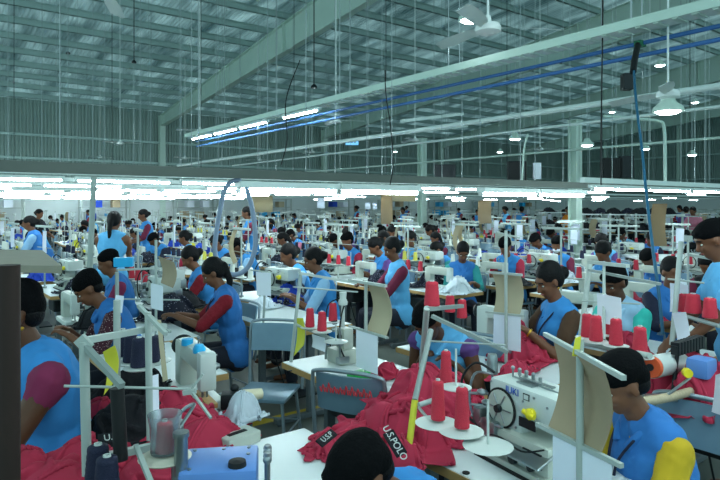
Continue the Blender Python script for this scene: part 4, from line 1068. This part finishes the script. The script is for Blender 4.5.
# red cone stand left of it (295-345, 275-350)
f4=3.75
b0=Q(293,322,f4); 
t=frame('thread_stand','white thread stand with top bar carrying three bright red cones at centre','thread stand',[('pole',P(291,362,.765),Q(301,272,f4+.05),.011,0,'rod',None),('top_bar',Q(299,273,f4),Q(356,283,f4+.2),.03,.022,'bar',None),('cross_rod',Q(293,287,f4),Q(358,292,f4+.1),.005,0,'rod',None),('spool_arm',Q(297,325,f4-.05),Q(342,343,f4-.25),.01,0,'rod',None)])
for i,(px,py,ff,lb) in enumerate(((310,327,f4-.1,'leftmost bright red cone on the centre stand'),(322,331,f4-.2,'middle bright red cone on the centre stand'),(333,321,f4+.05,'rear bright red cone on the centre stand'))):
    c=Q(px,py,ff); put('cred',c,0,lb,None,None,(.93,.93,.95))
    bm=NB(); lathe(bm,[(0,0),(.055,0),(.06,.004),(.05,.006),(0,.006)],18,c-Vector((0,0,.006))); obj('spool_disc',bm,M_white,t,True)
bm=NB(); c=Q(336,342,f4-.3); lathe(bm,[(0,0),(.065,0),(.07,.004),(.05,.008),(.004,.008),(.004,.1),(0,.1)],18,c); obj('spool_disc',bm,M_white,t,True)
skin_sheet('yellow_cloth',[Q(297,318,f4-.05),Q(303,318,f4-.12),Q(304,345,f4-.12),Q(294,356,f4-.05)],M_yel,(.02,0,0),'yellow strip of cloth hanging from the centre stand','cloth')
skin_sheet('paper_sheet',[Q(312,334,f4-.1),Q(325,338,f4-.2),Q(325,352,f4-.2),Q(312,347,f4-.1)],M_paper,(.01,0,0),'small white label hung under the red cones at centre','paper')
# metal arm frame above bowed worker
f5=3.1
t=frame('arm_frame','grey steel arm frame sloping over the bowed worker','frame',[('pole',Q(427,308,f5-.4),P(421,372,.9),.014,0,'rod',None),('upper_arm',Q(428,309,f5-.4),Q(462,306,f5+.1),.035,.025,'bar',M_arm),('brace',Q(432,316,f5-.4),Q(508,352,f5-.6),.03,.02,'bar',M_arm),('cross_rod',Q(428,341,f5-.4),Q(505,345,f5-.6),.004,0,'rod',None)])
put('cred',Q(432,306,f5-.3),0,'fat red cone wrapped in clear plastic above the bowed worker',None,None,(1.2,1.2,.95))
put('cred',Q(450,312,3.5),0,'red cone on the far side of the steel arm, left one',None,None,(1,1,.8)); put('cred',Q(462,318,3.5),0,'red cone on the far side of the steel arm, right one',None,None,(1,1,.9))
# leaning pole with yellow lower half and three cones (405-490)
fp=2.1
pt=Q(428,312,2.7); pm=Q(415,400,2.35); pb=P(407,462,.77)
t=frame('thread_stand','leaning grey pole stand, yellow below, with white discs over the red heap','thread stand',[('pole',pm,Q(431,330,2.55),.012,0,'rod',M_arm),('yellow_sleeve',pb,pm,.013,0,'rod',M_yel),('spool_arm',Q(419,405,2.3),Q(440,398,2.35),.01,0,'rod',None)])
dl=[(437,424,2.05,.075),(461,432,1.98,.075),(488,447,1.9,.08),(456,388,2.3,.06)]
for px,py,ff,rr_ in dl:
    bm=NB(); lathe(bm,[(0,0),(rr_*.9,0),(rr_,.004),(rr_*.8,.007),(.004,.009),(.004,.15),(0,.15)],26,Q(px,py,ff)); obj('spool_disc',bm,M_white,t,True)
bm=NB(); path_tube(bm,[Q(419,408,2.25),Q(437,427,2.05),Q(461,435,1.98),Q(488,450,1.9)],.006,8); obj('disc_arm',bm,M_steel,t,True)
put('cred',Q(438,420,2.05),0,'red cone on the left white disc above the red heap',None,None,(.8,.8,1.12)); put('cred',Q(462,428,1.98),0,'red cone on the middle white disc above the red heap',None,None,(.82,.82,1.12)); put('cred',Q(446,384,2.4),0,'red cone standing behind the two on the white discs',None,None,(.8,.8,1.1))
# cones right of main woman
f6=2.95
t=frame('thread_stand','white thread stand with a row of red cones right of the person with the bun','thread stand',[('pole',P(579,352,.9),Q(590,262,3.6),.016,0,'rod',None),('top_bar',Q(589,262,3.5),Q(628,266,3.2),.04,.025,'bar',None),('brace',Q(589,270,3.5),Q(660,284,3.0),.03,.018,'bar',M_arm),('cross_rod',Q(582,301,3.4),Q(640,304,3.2),.004,0,'rod',None),('spool_arm',Q(580,342,3.1),Q(650,356,2.6),.014,0,'rod',None),('second_pole',Q(604,340,3.0),Q(604,262,3.4),.008,0,'rod',None)])
for i,(px,py,ff,s) in enumerate(((587,337,3.1,1.05),(596,341,2.95,1.1),(609,334,3.2,1.0),(616,345,2.85,1.1),(640,356,2.7,1.15))):
    c=Q(px,py,ff); put('cred',c,0,'red cone, '+od(i)+' from the left in the row right of the person with the bun',None,None,(s*.95,s*.95,s*.95))
    bm=NB(); lathe(bm,[(0,0),(.055,0),(.06,.004),(.05,.006),(0,.006)],18,c-Vector((0,0,.006))); obj('spool_disc',bm,M_white,t,True)
skin_sheet('paper_sheet',[Q(597,293,3.2),Q(621,298,3.0),Q(621,327,3.0),Q(597,322,3.2)],M_paper,(.01,0,0),'white paper sheet hung before the turquoise sleeved worker','paper')
# right cluster
t=frame('thread_stand','white thread stand at the right edge with three pink red cones','thread stand',[('pole',P(672,345,.9),Q(681,242,3.8),.016,0,'rod',None),('top_bar',Q(690,255,3.9),Q(719,260,3.7),.03,.02,'bar',None),('cross_rod',Q(668,279,3.8),Q(704,283,3.6),.006,0,'rod',None),('spool_arm',Q(678,314,3.7),Q(719,326,3.3),.012,0,'rod',M_arm),('second_pole',Q(688,312,3.8),Q(688,240,3.9),.007,0,'rod',None)])
for i,(px,py,ff,s) in enumerate(((684,312,3.75,1.0),(693,313,3.6,1.35),(710,318,3.4,1.15))):
    put('cred',Q(px,py,ff),0,'pink red cone, '+od(i)+' from the left on the right edge stand',None,None,(s*1.15,s*1.15,.95))
skin_sheet('paper_sheet',[Q(670,283,3.9),Q(688,285,3.8),Q(688,309,3.8),Q(670,312,3.9)],M_paper,(.01,0,0),'white paper sheet on the right edge stand','paper')
skin_sheet('paper_sheet',[Q(672,313,3.6),Q(686,312,3.5),Q(690,335,3.5),Q(678,343,3.6)],M_paper,(.01,0,0),'grey white sheet hanging below the right edge stand','paper')
skin_sheet('paper_sheet',[Q(716,375,2.6),Q(734,370,2.4),Q(734,420,2.4),Q(712,412,2.6)],M_paper,(.01,0,0),'white sheet at the right edge beside the mustard sleeved worker','paper')
# ---------------- left foreground frame -----------------
g=1.95
t=frame('thread_stand','large grey white square tube thread frame at the lower left','thread stand',[
 ('pole',Q(84,342,g),Q(87,475,g-.02),.0155,0,'rod',None),
 ('upper_arm',Q(82,341,g),Q(165,326,g+.3),.032,.028,'bar',None),
 ('brace',Q(85,346,g),Q(122,386,g-.15),.03,.024,'bar',M_arm),
 ('cross_rod',Q(64,386,g-.1),Q(190,389,g),.0045,0,'rod',None),
 ('rear_pole',Q(117,300,g+.45),Q(117,420,g+.45),.014,0,'rod',None),
 ('right_pole',Q(148,312,g+.2),Q(150,440,g+.2),.012,0,'rod',None),
 ('right_brace',Q(139,306,g+.25),Q(166,334,g+.1),.02,.018,'bar',None),
 ('lower_arm',Q(98,458,g-.05),Q(160,445,g+.1),.035,.03,'bar',None),
 ('lower_brace',Q(136,446,g-.1),Q(152,485,g-.3),.022,.018,'bar',None),
 ('clamp',Q(79,338,g),Q(89,349,g),.03,.05,'bar',None),
 ('guide_arm',Q(190,391,g+.05),Q(203,374,g+.05),.012,.01,'bar',None),('guide_brace',Q(192,392,g+.05),Q(211,418,g-.05),.012,.01,'bar',None),('guide_block',Q(183,393,g+.05),Q(196,391,g+.05),.02,.02,'bar',None)])
bm=NB(); rod(bm,Q(117,388,g-.1),Q(121,460,g-.1),.021,n=14); tag(obj('foam_sleeve',bm,M_black,None,True),'black foam wrapped rod at the lower left','rod')
for i,(px,py,ff,s) in enumerate(((98,486,1.85,1.3),(107,500,1.75,1.25))): put('cnavy',Q(px,py,ff),0,('taller','shorter')[i]+' navy cone at the bottom left edge of the frame',None,None,(s,s,1.05))
for i,(px,py,ff) in enumerate(((131,362,2.5),(139,367,2.35),(123,356,2.6),(152,362,2.6),(158,360,2.7))): 
    c=Q(px,py,ff); put('cnavy',c,0,'navy cone, '+['third','fourth','first','fifth','sixth'][i]+' in the cluster behind the left thread frame',None,None,(1.05,1.05,.95))
    bm=NB(); lathe(bm,[(0,0),(.055,0),(.06,.004),(.05,.006),(0,.006)],18,c-Vector((0,0,.006))); obj('spool_disc',bm,M_white,t,True)
c=Q(165,452,1.85); put('cred',c,0,'red cone in a clear plastic cup at the lower left',None,None,(.95,.95,.8))
bm=NB(); lathe(bm,[(.0,0),(.075,0),(.08,.005),(.02,.02),(0,.02)],28,c-Vector((0,0,.02))); obj('spool_disc',bm,mat('cream_disc','cfcab8',.5),t,True)
t2=thing('plastic_cup','clear plastic cup around the red cone at lower left','cup',c); bm=NB(); lathe(bm,[(.043,.0),(.045,.08),(.052,.115),(.053,.118),(.05,.118),(.042,.08),(.04,0)],22); obj('cup_wall',bm,M_glass,t2,True)
bm=NB(); c=Q(181,455,1.8); lathe(bm,[(0,-.06),(.02,-.06),(.02,.05),(.024,.055),(.024,.07),(0,.07)],16,c); tag(obj('oil_bottle',bm,M_steel,None,True),'clear grey cylinder beside the plastic cup','container')
skin_sheet('paper_strip',[Q(151,376,2.15),Q(158,374,2.2),Q(159,428,2.2),Q(152,432,2.15)],M_paper,(0,0,0),'narrow white strip of paper hanging on the left frame','paper')
skin_sheet('wooden_strip',[Q(157,320,2.4),Q(161,320,2.4),Q(168,380,2.3),Q(163,382,2.3)],M_card,(0,0,0),'thin pale wooden strip leaning behind the left frame','strip')
skin_sheet('paper_sheet',[Q(116,295,2.5),Q(124,296,2.5),Q(122,313,2.5),Q(113,309,2.5)],M_paper,(0,0,0),'small white tag on the rear pole at left','paper')
skin_sheet('yellow_cloth',[Q(103,352,2.2),Q(115,345,2.2),Q(116,380,2.2),Q(104,395,2.2)],M_yel,(.02,0,0),'yellow cloth strip on the left thread frame','cloth')
# cyan box sign behind
t=thing('cyan_box','bright cyan box on the stand left of the ponytail worker','box',Q(124,262,4.6)); t.rotation_euler=(0,0,-.45)
bm=NB(); box(bm,-.07,.07,-.04,.04,-.035,.035,bev=.006); obj('casing',bm,M_cyan,t)
# frame around (115-160, 268-330)
g=4.3
t=frame('thread_stand','white thread frame with sloping arm before the ponytail worker','thread stand',[('pole',Q(117,272,g),Q(117,345,g),.014,0,'rod',None),('upper_arm',Q(117,270,g),Q(160,268,g+.3),.025,.02,'bar',None),('rear_pole',Q(156,345,g+.1),Q(156,240,g+.1),.01,0,'rod',None),('cross_rod',Q(118,299,g),Q(180,300,g),.006,0,'rod',None),('brace',Q(138,306,g-.2),Q(170,332,g-.5),.03,.02,'bar',None)])
skin_sheet('paper_sheet',[Q(151,283,3.9),Q(163,286,3.8),Q(163,311,3.8),Q(151,308,3.9)],M_paper,(0,0,0),'white paper sheet hanging left of the ponytail worker','paper')
A=Q(158,256,4.2);B=Q(174,262,3.9);C=Q(173,288,3.9);D=Q(161,283,4.2)
skin_sheet('cardboard_shade',[A,B,C,D],M_kraft,(.03,-.02,0),'curved brown cardboard shade left of the ponytail worker','shade')
t=frame('shade_frame','white frame with lilac white sheet above the table left of centre','frame',[('pole',P(263,332,.77),Q(266,268,4.6),.009,0,'rod',None),('top_bar',Q(251,270,4.7),Q(275,273,4.5),.02,.014,'bar',None)])
skin_sheet('paper_sheet',[Q(256,272,4.55),Q(271,273,4.5),Q(271,296,4.5),Q(257,295,4.55)],M_paper,(0,0,0),'lilac white paper sheet left of centre above the white table','paper')
# foreground post and shelf at the left edge
bm=NB(); c=W(8,1.5,0); rod(bm,(c.x,c.y,0),(c.x,c.y,1.6),.028,n=14); tag(obj('brown_post',bm,M_brown,None,True),'dark brown post at the left edge of the view','post')
a=P(-30,266,1.5);
t=thing('shelf_canopy','grey beige shelf top above the capped worker at the left edge','shelf')
bm=NB(); pts=[P(-60,264,1.505),P(62,266,1.505),P(42,250,1.505),P(-60,249,1.505)]
lo=[bm.verts.new((p.x,p.y,1.475)) for p in pts]; hi=[bm.verts.new((p.x,p.y,1.505)) for p in pts]
bm.faces.new(hi); bm.faces.new(lo[::-1])
for i in range(4): bm.faces.new((lo[i],lo[(i+1)%4],hi[(i+1)%4],hi[i]))
bmesh.ops.recalc_face_normals(bm,faces=bm.faces); obj('board',bm,mat('shelf_beige','8a8576',.7),t)
# ---------------- garments ------------------------------
def gar(px,py,z,rx,ry,h,rz,seed,m,label,group=None,res=50,pos=None):
    c=P(px,py,z) if pos is None else Vector(pos); o=garment(rx,ry,h,seed,m,res); o.location=(c.x,c.y,z); o.rotation_euler=(0,0,rz); tag(o,label,'garment',group); return o
G='crumpled red garments heaped on the tables at centre'
gl=[(350,442,.765,.2,.12,.06,.4,'left tongue'),(385,432,.765,.24,.16,.11,1.2,'front left part'),(412,440,.765,.22,.18,.14,2.0,'front middle'),(408,418,.765,.2,.16,.1,.1,'back left part'),(445,415,.765,.22,.22,.13,2.6,'right end'),(330,446,.765,.14,.1,.05,.9,'tip on the nearest table'),(420,405,.79,.24,.2,.14,1.7,'top'),(448,398,.765,.2,.16,.12,.5,'rear right part'),(400,462,.765,.18,.1,.08,.5,'lower front edge'),(428,385,.765,.2,.14,.1,1.1,'rear part below the bowed worker')]
for i,(px,py,z,rx,ry,h,rz,nm) in enumerate(gl): gar(px,py,z,rx,ry,h,rz,i+3,M_redc,'crumpled red garment forming the '+nm+' of the centre heap',G,64)
for i,(px,py,z,rx,ry,h,rz) in enumerate(((525,358,.77,.2,.2,.1,.3),(518,345,.79,.18,.13,.14,1.5),(535,352,.77,.17,.14,.1,.8),(515,375,.77,.2,.1,.07,.3))): gar(px,py,z,rx,ry,h,rz,i+20,M_redc,'red garment, '+od(i)+' in the heap before the person with the bun','red cloth before the person with the bun')
gar(386,375,.77,.1,.08,.06,0,31,M_redc,'small red cloth by the centre frame right of the green tape')
for i,(px,py,z,rx,ry,h,rz) in enumerate(((192,432,.77,.22,.16,.11,.3),(172,420,.77,.18,.15,.12,1.),(205,445,.77,.22,.13,.09,.2),(150,478,.77,.18,.16,.07,.4))): gar(px,py,z,rx,ry,h,rz,i+40,M_redc,'red garment, '+od(i)+' in the heap behind the blue machine','red garments at lower left')
for i,(px,py,z,rx,ry,h,rz) in enumerate(((75,472,.77,.22,.15,.1,.3),(50,500,.77,.24,.16,.1,1.),(112,475,.77,.22,.14,.08,.2),(100,425,.77,.14,.12,.1,.2),(18,490,.77,.16,.14,.12,.2))): gar(px,py,z,rx,ry,h,rz,i+50,M_redc,'red garment, '+od(i)+' around the capped worker at left','red garments at the left edge')
gar(128,430,.78,.22,.18,.12,0,61,M_blackc,'black garment on the lower left table'); gar(135,395,.78,.22,.18,.14,0,62,M_blackc,'black cloth behind the foam rod')
for i,(px,py,z,rx,ry,h) in enumerate(((690,395,.8,.26,.18,.2),(705,410,.8,.2,.2,.2),(665,395,.8,.2,.14,.16))): gar(px,py,z,rx,ry,h,.4*i,i+70,M_redc,'red garment, '+od(i)+' beneath the elastic roll machine','red garments at right')
for i,(px,py,z,rx,ry,h) in enumerate(((655,322,.78,.2,.2,.1),(668,318,.78,.16,.16,.12),(625,348,.78,.2,.14,.1))): gar(px,py,z,rx,ry,h,.4*i,i+80,M_redc,'red garment, '+od(i)+' behind the right cones')
gar(172,318,.77,.26,.2,.18,.3,90,M_navyc,'dotted dark cloth heap under the hands of the ponytail worker')
gar(292,300,.77,.25,.18,.16,.3,91,M_navyc,'dotted navy cloth heap on the centre left table'); gar(262,308,.77,.2,.12,.1,.3,92,mat('white_cloth','d4dbe2',.9),'white cloth beside the dotted navy heap')
gar(175,298,.77,.16,.14,.1,.3,93,M_navyc,'dotted dark cloth of the worker behind the ponytail worker')
gar(430,284,.77,.4,.2,.14,.5,94,M_navyc,'dotted dark fabric spread before the teal sleeved person')
gar(100,325,.77,.25,.2,.14,.3,95,M_blackc,'dark cloth in the lap of the dotted sleeve worker')
gar(243,418,.8,.1,.09,.1,.3,96,mat('grey_plastic','b9c4ce',.4),'pale plastic bag behind the white attachment')
# black waistband with white lettering on the red heap and at left
def band(p0,p1,txt,label,size,mlabel='x'):
    t=thing('waistband',label,'garment',(0,0,0)); p0=Vector(p0);p1=Vector(p1)
    x=(p1-p0).normalized(); n=Vector((-.45,-.6,.66)); y=n.cross(x).normalized(); n=x.cross(y)
    m=Matrix((x,y,n)).transposed().to_4x4(); m.translation=(p0+p1)/2; L=(p1-p0).length
    bm=NB(); box(bm,-L/2,L/2,-size*.6,size*.6,-.004,.004,bev=.002,M=m); obj('band',bm,M_blackc,t)
    text(txt,size,M_white,t,m@Matrix.Translation((0,0,.005)))
band(Q(388,432,2.2),Q(402,455,2.12),'U.S.POLO','black waistband with white letters on the front of the red heap',.036)
band(Q(319,444,2.22),Q(334,432,2.3),'U.S.P','short black waistband with white letters on the left tip of the heap',.03)
band(Q(98,440,2.2),Q(122,436,2.25),'U.S','black waistband with white letters at lower left',.034)
# green tape
t=thing('tape_roll','green tape packet on the white table at the centre','tape',P(359,375,.79)); bm=NB(); box(bm,-.06,.06,-.04,.04,-.028,.02,bev=.012); obj('packet',bm,M_greenp,t,True)
# small items
for px,py,lb in ((290,371,'small dark oval slot on the white table at centre'),(466,473,'small dark ring on the white table at bottom')):
    bm=NB(); c=P(px,py,.764); lathe(bm,[(.012,0),(.014,.0),(.014,.003),(.012,.003)],16); o=obj('cable_grommet',bm,M_black,None,True,loc=c); tag(o,lb,'fitting')
# machines near
for px,py,lb,k,rz in ((590,400,'x','',0),(500,330,'white machine behind the bowed worker with cyan part','lockb',.1),(236,300,'machine of the ponytail worker','',0),(575,312,'white machine right of the person with the bun','lock',.2),(640,300,'white rounded machine behind the turquoise sleeved worker','lock',0),(70,312,'grey machine before the dotted sleeve worker','lock',0),(165,305,'white machine before the ponytail worker','over',0),(284,292,'white boxy machine before the light blue sleeved worker','over',.1),(710,375,'x','',0),(660,400,'x','',0)):
    if lb=='x' or not k: continue
    c=P(px,py,.85); put(k,(c.x,c.y,.762),rz,lb)
c=P(343,362,.762)
t=thing('thread_tension_tower','upright steel and white machine head with tubes at the centre frame','sewing machine',(c.x,c.y,.762))
bm=NB(); box(bm,-.07,.07,-.08,.08,0,.09,bev=.012); box(bm,-.035,.04,-.06,.03,.09,.22,bev=.012); obj('casing',bm,M_cream,t,True)
bm=NB(); rod(bm,(0,0,.2),(0,0,.42),.012,n=12); lathe(bm,[(0,.36),(.028,.36),(.03,.38),(.02,.4),(.024,.44),(0,.44)],16); obj('column',bm,M_white,t,True)
for k in range(4):
    bm=NB(); a=.9*k; lathe(bm,[(0,0),(.016,0),(.016,.02),(.008,.035),(0,.035)],12,(-.045+.02*(k%2),-.05+.03*k,.13+.04*k),0,Euler((0,-PI/2,0))); obj('tension_dial',bm,M_dark if k%2 else M_steel,t,True)
bm=NB(); path_tube(bm,[(-.02,-.04,.36),(-.07,-.08,.3),(-.08,-.07,.15),(-.05,-.09,.05)],.005,6); path_tube(bm,[(.0,.03,.4),(-.06,.08,.35),(-.08,.07,.2),(-.06,.05,.1)],.004,6); obj('thread_hose',bm,M_black,t,True)
bm=NB(); box(bm,-.1,-.02,-.1,-.06,.02,.06,bev=.006); rod(bm,(-.08,-.08,.05),(-.08,-.08,.24),.007); obj('needle_bar',bm,M_steel,t,True)
bm=NB(); rod(bm,(-.09,.06,.02),(-.09,.06,.2),.008); obj('side_rod',bm,M_steel,t,True)
# ------------------------------------------------------------------ mid and far stations
rng=random.Random(21)
DONE=[]; stations=[]; COLS=[(W(422,20,0).x,W(422,20,0).y),(W(575,15,0).x,W(575,15,0).y)]
y=3.75; row=0; rows=[]
while y<30.5:
    rows.append(y); y+=1.22 if row%3!=2 else 1.75; row+=1
wn=dict(zip(range(60),range(60)))
for ri,y in enumerate(rows):
    x=.3+.4*rng.random(); xi=0
    step=1.2 if y<12 else 1.75
    if y>18: step=2.5
    while x<min(2.6*y+1,44):
        f,px=vis(x,y)
        if f>3.9 and -25<px<745 and f<38: stations.append((ri,xi,x,y,f,px)); xi+=1
        x+=step*(.93+.14*rng.random())
def pk(seq): return seq[int(rng.random()*len(seq))]
stations.sort(key=lambda s:s[4]); ncone=0
for ri,xi,x,y,f,px in stations:
    far=f>13.5
    wh='in the '+od(ri)+' row back, '+od(xi)+' from the left'
    y+=rng.uniform(-.08,.08)
    tx=x-.55
    nearocc=not clear(x,y,.62)
    if f<6.3 and (3.0<y<4.5): continue          # this front area is built by hand
    if min((x-.3-a_)**2+(y-b__)**2 for a_,b__ in COLS)<1.1: continue
    if 11<f<20.5 and 585<px<672 and f>13: continue
    if 8.5<f<12.5 and px>668: continue
    sc=1
    fn=[(math.hypot(x-a_,y-b__),a_,b__) for a_,b__ in near_people]
    blk=[q for q in fn if q[0]<.8]
    if blk:
        q=min(blk)
        if q[1:] in DONE: continue
        DONE.append(q[1:]); x,y=q[1],q[2]; tx=x-.5       # station belongs to the hand-placed worker
        if f<6.3: continue
    elif f<11 and any(math.hypot(x-.55-a_,y-b__)<.62 for _,a_,b__ in fn): continue
    ft='F' if far else ''
    put(ft+'table',(tx,y,0),rng.uniform(-.03,.03),'white topped sewing table '+wh)
    kind='over' if (ri+xi)%3==0 else 'lock'
    put(ft+kind,(tx+.05,y-.05,.762),rng.uniform(-.1,.1),('white boxy overlock machine ' if kind=='over' else 'pale sewing machine ')+wh)
    put(ft+'stand',(tx-.2,y+.2,.762),rng.uniform(-.25,.25),'white thread stand '+wh)
    cc=pk(['red','wht','navy','wht','yel','navy']) if not (f<9 and px>560) else 'red'
    cn={'red':'red','wht':'white','navy':'navy','yel':'yellow'}[cc]
    for q in range(2 if far else 3):
        if ncone<250: ncone+=1; put(('Fc' if far else 'c')+cc,(tx-.2+rng.uniform(-.004,.004),y+.2+(-.22,.0,.22)[q],.762+.214),0,cn+' thread cone, '+od(q)+' on the stand '+wh)
    if not nearocc and clear(x,y,.8) and rng.random()<.86:
        k=pk('abcda'); vn=pk(['sky blue','blue','blue','deep blue']); sn=pk(['dark red','maroon','navy','teal','purple','light blue','navy'])
        S=SCOL.get(sn) or M_redd
        if sn=='dark red': S=M_redd
        lb='person in '+vn+' vest, '+sn+' sleeves, '+od(ri)+' row back, '+od(xi)+' from left'
        if rng.random()<.07: k='s'; lb='standing '+lb
        if far:
            o=put('f'+k,(x,y,0),PI-.2+rng.uniform(-.35,.35),lb,None,None,(1,1,rng.uniform(.93,1.05)))
            for sl_ in o.material_slots:
                if sl_.material and sl_.material.name.endswith('vest'):
                    sl_.link='OBJECT'; sl_.material=VC[vn]
        else:
            put('p'+k,(x,y,0),PI-.2+rng.uniform(-.35,.35),lb,None,{'vest':VC[vn],'collar':VC[vn],'shirt':S},(1,1,rng.uniform(.93,1.05)))
        if f<20: put(ft+'chair',(x+.03,y,0),PI+rng.uniform(-.1,.1),'blue grey steel chair under the worker '+wh)
    elif f<20 : put(ft+'chair',(x+.03,y,0),PI+rng.uniform(-.2,.2),'blue grey steel chair '+wh)
    if rng.random()<.75:
        g=pk(['navy','black','blue','white','navy','black']) if px<560 else pk(['red','black','white','navy'])
        if px<160: g=pk(['blue','blue','black','navy'])
        put('g'+g,(tx+.05,y-.38,.762),rng.uniform(0,3),g+' heap of cloth on the table '+wh,None,None,(1,1,rng.uniform(.7,1.3)))
    if rng.random()<.42 and f<24:
        o=put('paper',(tx-.215,y+.2-.1,.762+.68),rng.uniform(-.5,-.1),'white paper sheet hung from the stand '+wh)
    if rng.random()<.16 and f<24:
        o=put('board',(tx-.22,y+.3,.762+.72),-.6,'brown cardboard shade on the stand '+wh)
    if rng.random()<.15 and f<20:
        put('bag',(tx-.1,y+.42,.762),0,'small yellow bag on the table '+wh)
for i,(px,f,n,lb) in enumerate(((600,15.5,3,'left'),(628,15,3,'middle'),(654,14.5,3,'right'),(560,19,2,'far small'))):
    c=W(px,f,0); t=thing('cloth_rack','white two tier rack of dark folded cloth at right back, '+lb+' one','rack',(c.x,c.y,0),-YAW)
    for sx in (-.55,.55):
        for sy in (-.25,.25): bm=NB(); box(bm,sx-.02,sx+.02,sy-.02,sy+.02,0,1.55); obj('upright',bm,M_frame,t)
    for z in (.75,1.12,1.5): bm=NB(); box(bm,-.6,.6,-.28,.28,z,z+.025); obj('shelf',bm,M_top,t)
    for z in (.775,1.145,1.525):
        for k in range(n): 
            q=Matrix.Rotation(-YAW,3,'Z')@Vector((-.36+.72*k/(n-1),0,0)); put('gblack' if k!=1 else 'gnavy',(c.x+q.x,c.y+q.y,z),.7*k,'dark cloth heap, '+od(k)+' from left on the '+{.775:'lower',1.145:'middle',1.525:'top'}[z]+' shelf, '+lb+' rack')
for i,(px,f) in enumerate(((690,9.5),(705,11.5))):
    c=W(px,f,0); t=thing('long_table',('nearer','farther')[i]+' of the two long white packing tables at the right edge','table',(c.x,c.y,0),-YAW)
    bm=NB(); box(bm,-.9,.9,-.4,.4,.9,.94,bev=.005); obj('tabletop',bm,M_top,t)
    for sx in (-.85,.85):
        for sy in (-.35,.35): bm=NB(); box(bm,sx-.02,sx+.02,sy-.02,sy+.02,0,.9); obj('leg',bm,M_leg,t)
# far storage racks along the walls
for i in range(9):
    x=3+i*4.6; t=thing('storage_rack','tall storage rack '+od(i)+' from the left along the far wall','rack',(x,30.9,0))
    for sx in (-1.1,1.1):
        for sy in (-.3,.3): bm=NB(); box(bm,sx-.03,sx+.03,sy-.03,sy+.03,0,2.1); obj('upright',bm,M_frame,t)
    for z in (.4,1.0,1.6,2.05):
        bm=NB(); box(bm,-1.1,1.1,-.3,.3,z,z+.03); obj('shelf',bm,M_frame,t)
    for k in range(7):
        z=(.43,1.03,1.63)[k%3]; xx=-.9+.28*k
        bm=NB(); box(bm,xx-.18,xx+.18,-.24,.24,0,.3+.1*rng.random(),bev=.015); o=obj('carton',bm,pk([M_card,M_paper,M_bluec,M_cyan,M_kraft]),None,loc=(x,30.9,z)); tag(o,'carton '+od(k)+' along on the '+od(i)+' far storage rack','box')
# big hanging light boards and lamp shades behind the rail
for px,py,f,w,h,m,lb,sh in ((262,204,8,.28,.22,M_card,'pale rounded shade hanging right of the grey hose','r'),(404,194,10,.4,.25,M_card,'wide beige board hanging left of the middle column','s'),(387,209,10,.2,.5,M_kraft,'narrow brown board hanging left of the wide beige board','s'),(485,212,11,.25,.42,M_kraft,'brown board hanging left of the pink shirted worker','s'),(660,225,6.5,.17,.46,M_kraft,'tall brown board hanging behind the teal cable','s'),(368,206,9,.08,.1,M_paper,'small white card left of the narrow brown board','s'),(375,206,9,.06,.1,M_paper,'smaller white card left of the narrow brown board','s'),(321,203,9,.11,.15,M_paper,'white sheet hanging under the bright tube light','s')):
    c=Q(px,py,f); o=sheet('hanging_board',w,h,m,.04 if sh=='s' else .09); o.location=(c.x,c.y,c.z+h/2); o.rotation_euler=(0,0,-YAW-PI/2+.1); tag(o,lb,'board')
# ------------------------------------------------------------------ cleanup, light, view
for k,o in list(PT.items()):
    if o.name in bpy.data.objects: kill(o)
w=bpy.data.worlds.new('world'); SC.world=w; w.use_nodes=True
w.node_tree.nodes['Background'].inputs[0].default_value=(.52,.84,.88,1); w.node_tree.nodes['Background'].inputs[1].default_value=.5
SC.view_settings.view_transform='Standard'; SC.view_settings.look='None'; SC.view_settings.exposure=1.35; SC.view_settings.gamma=1
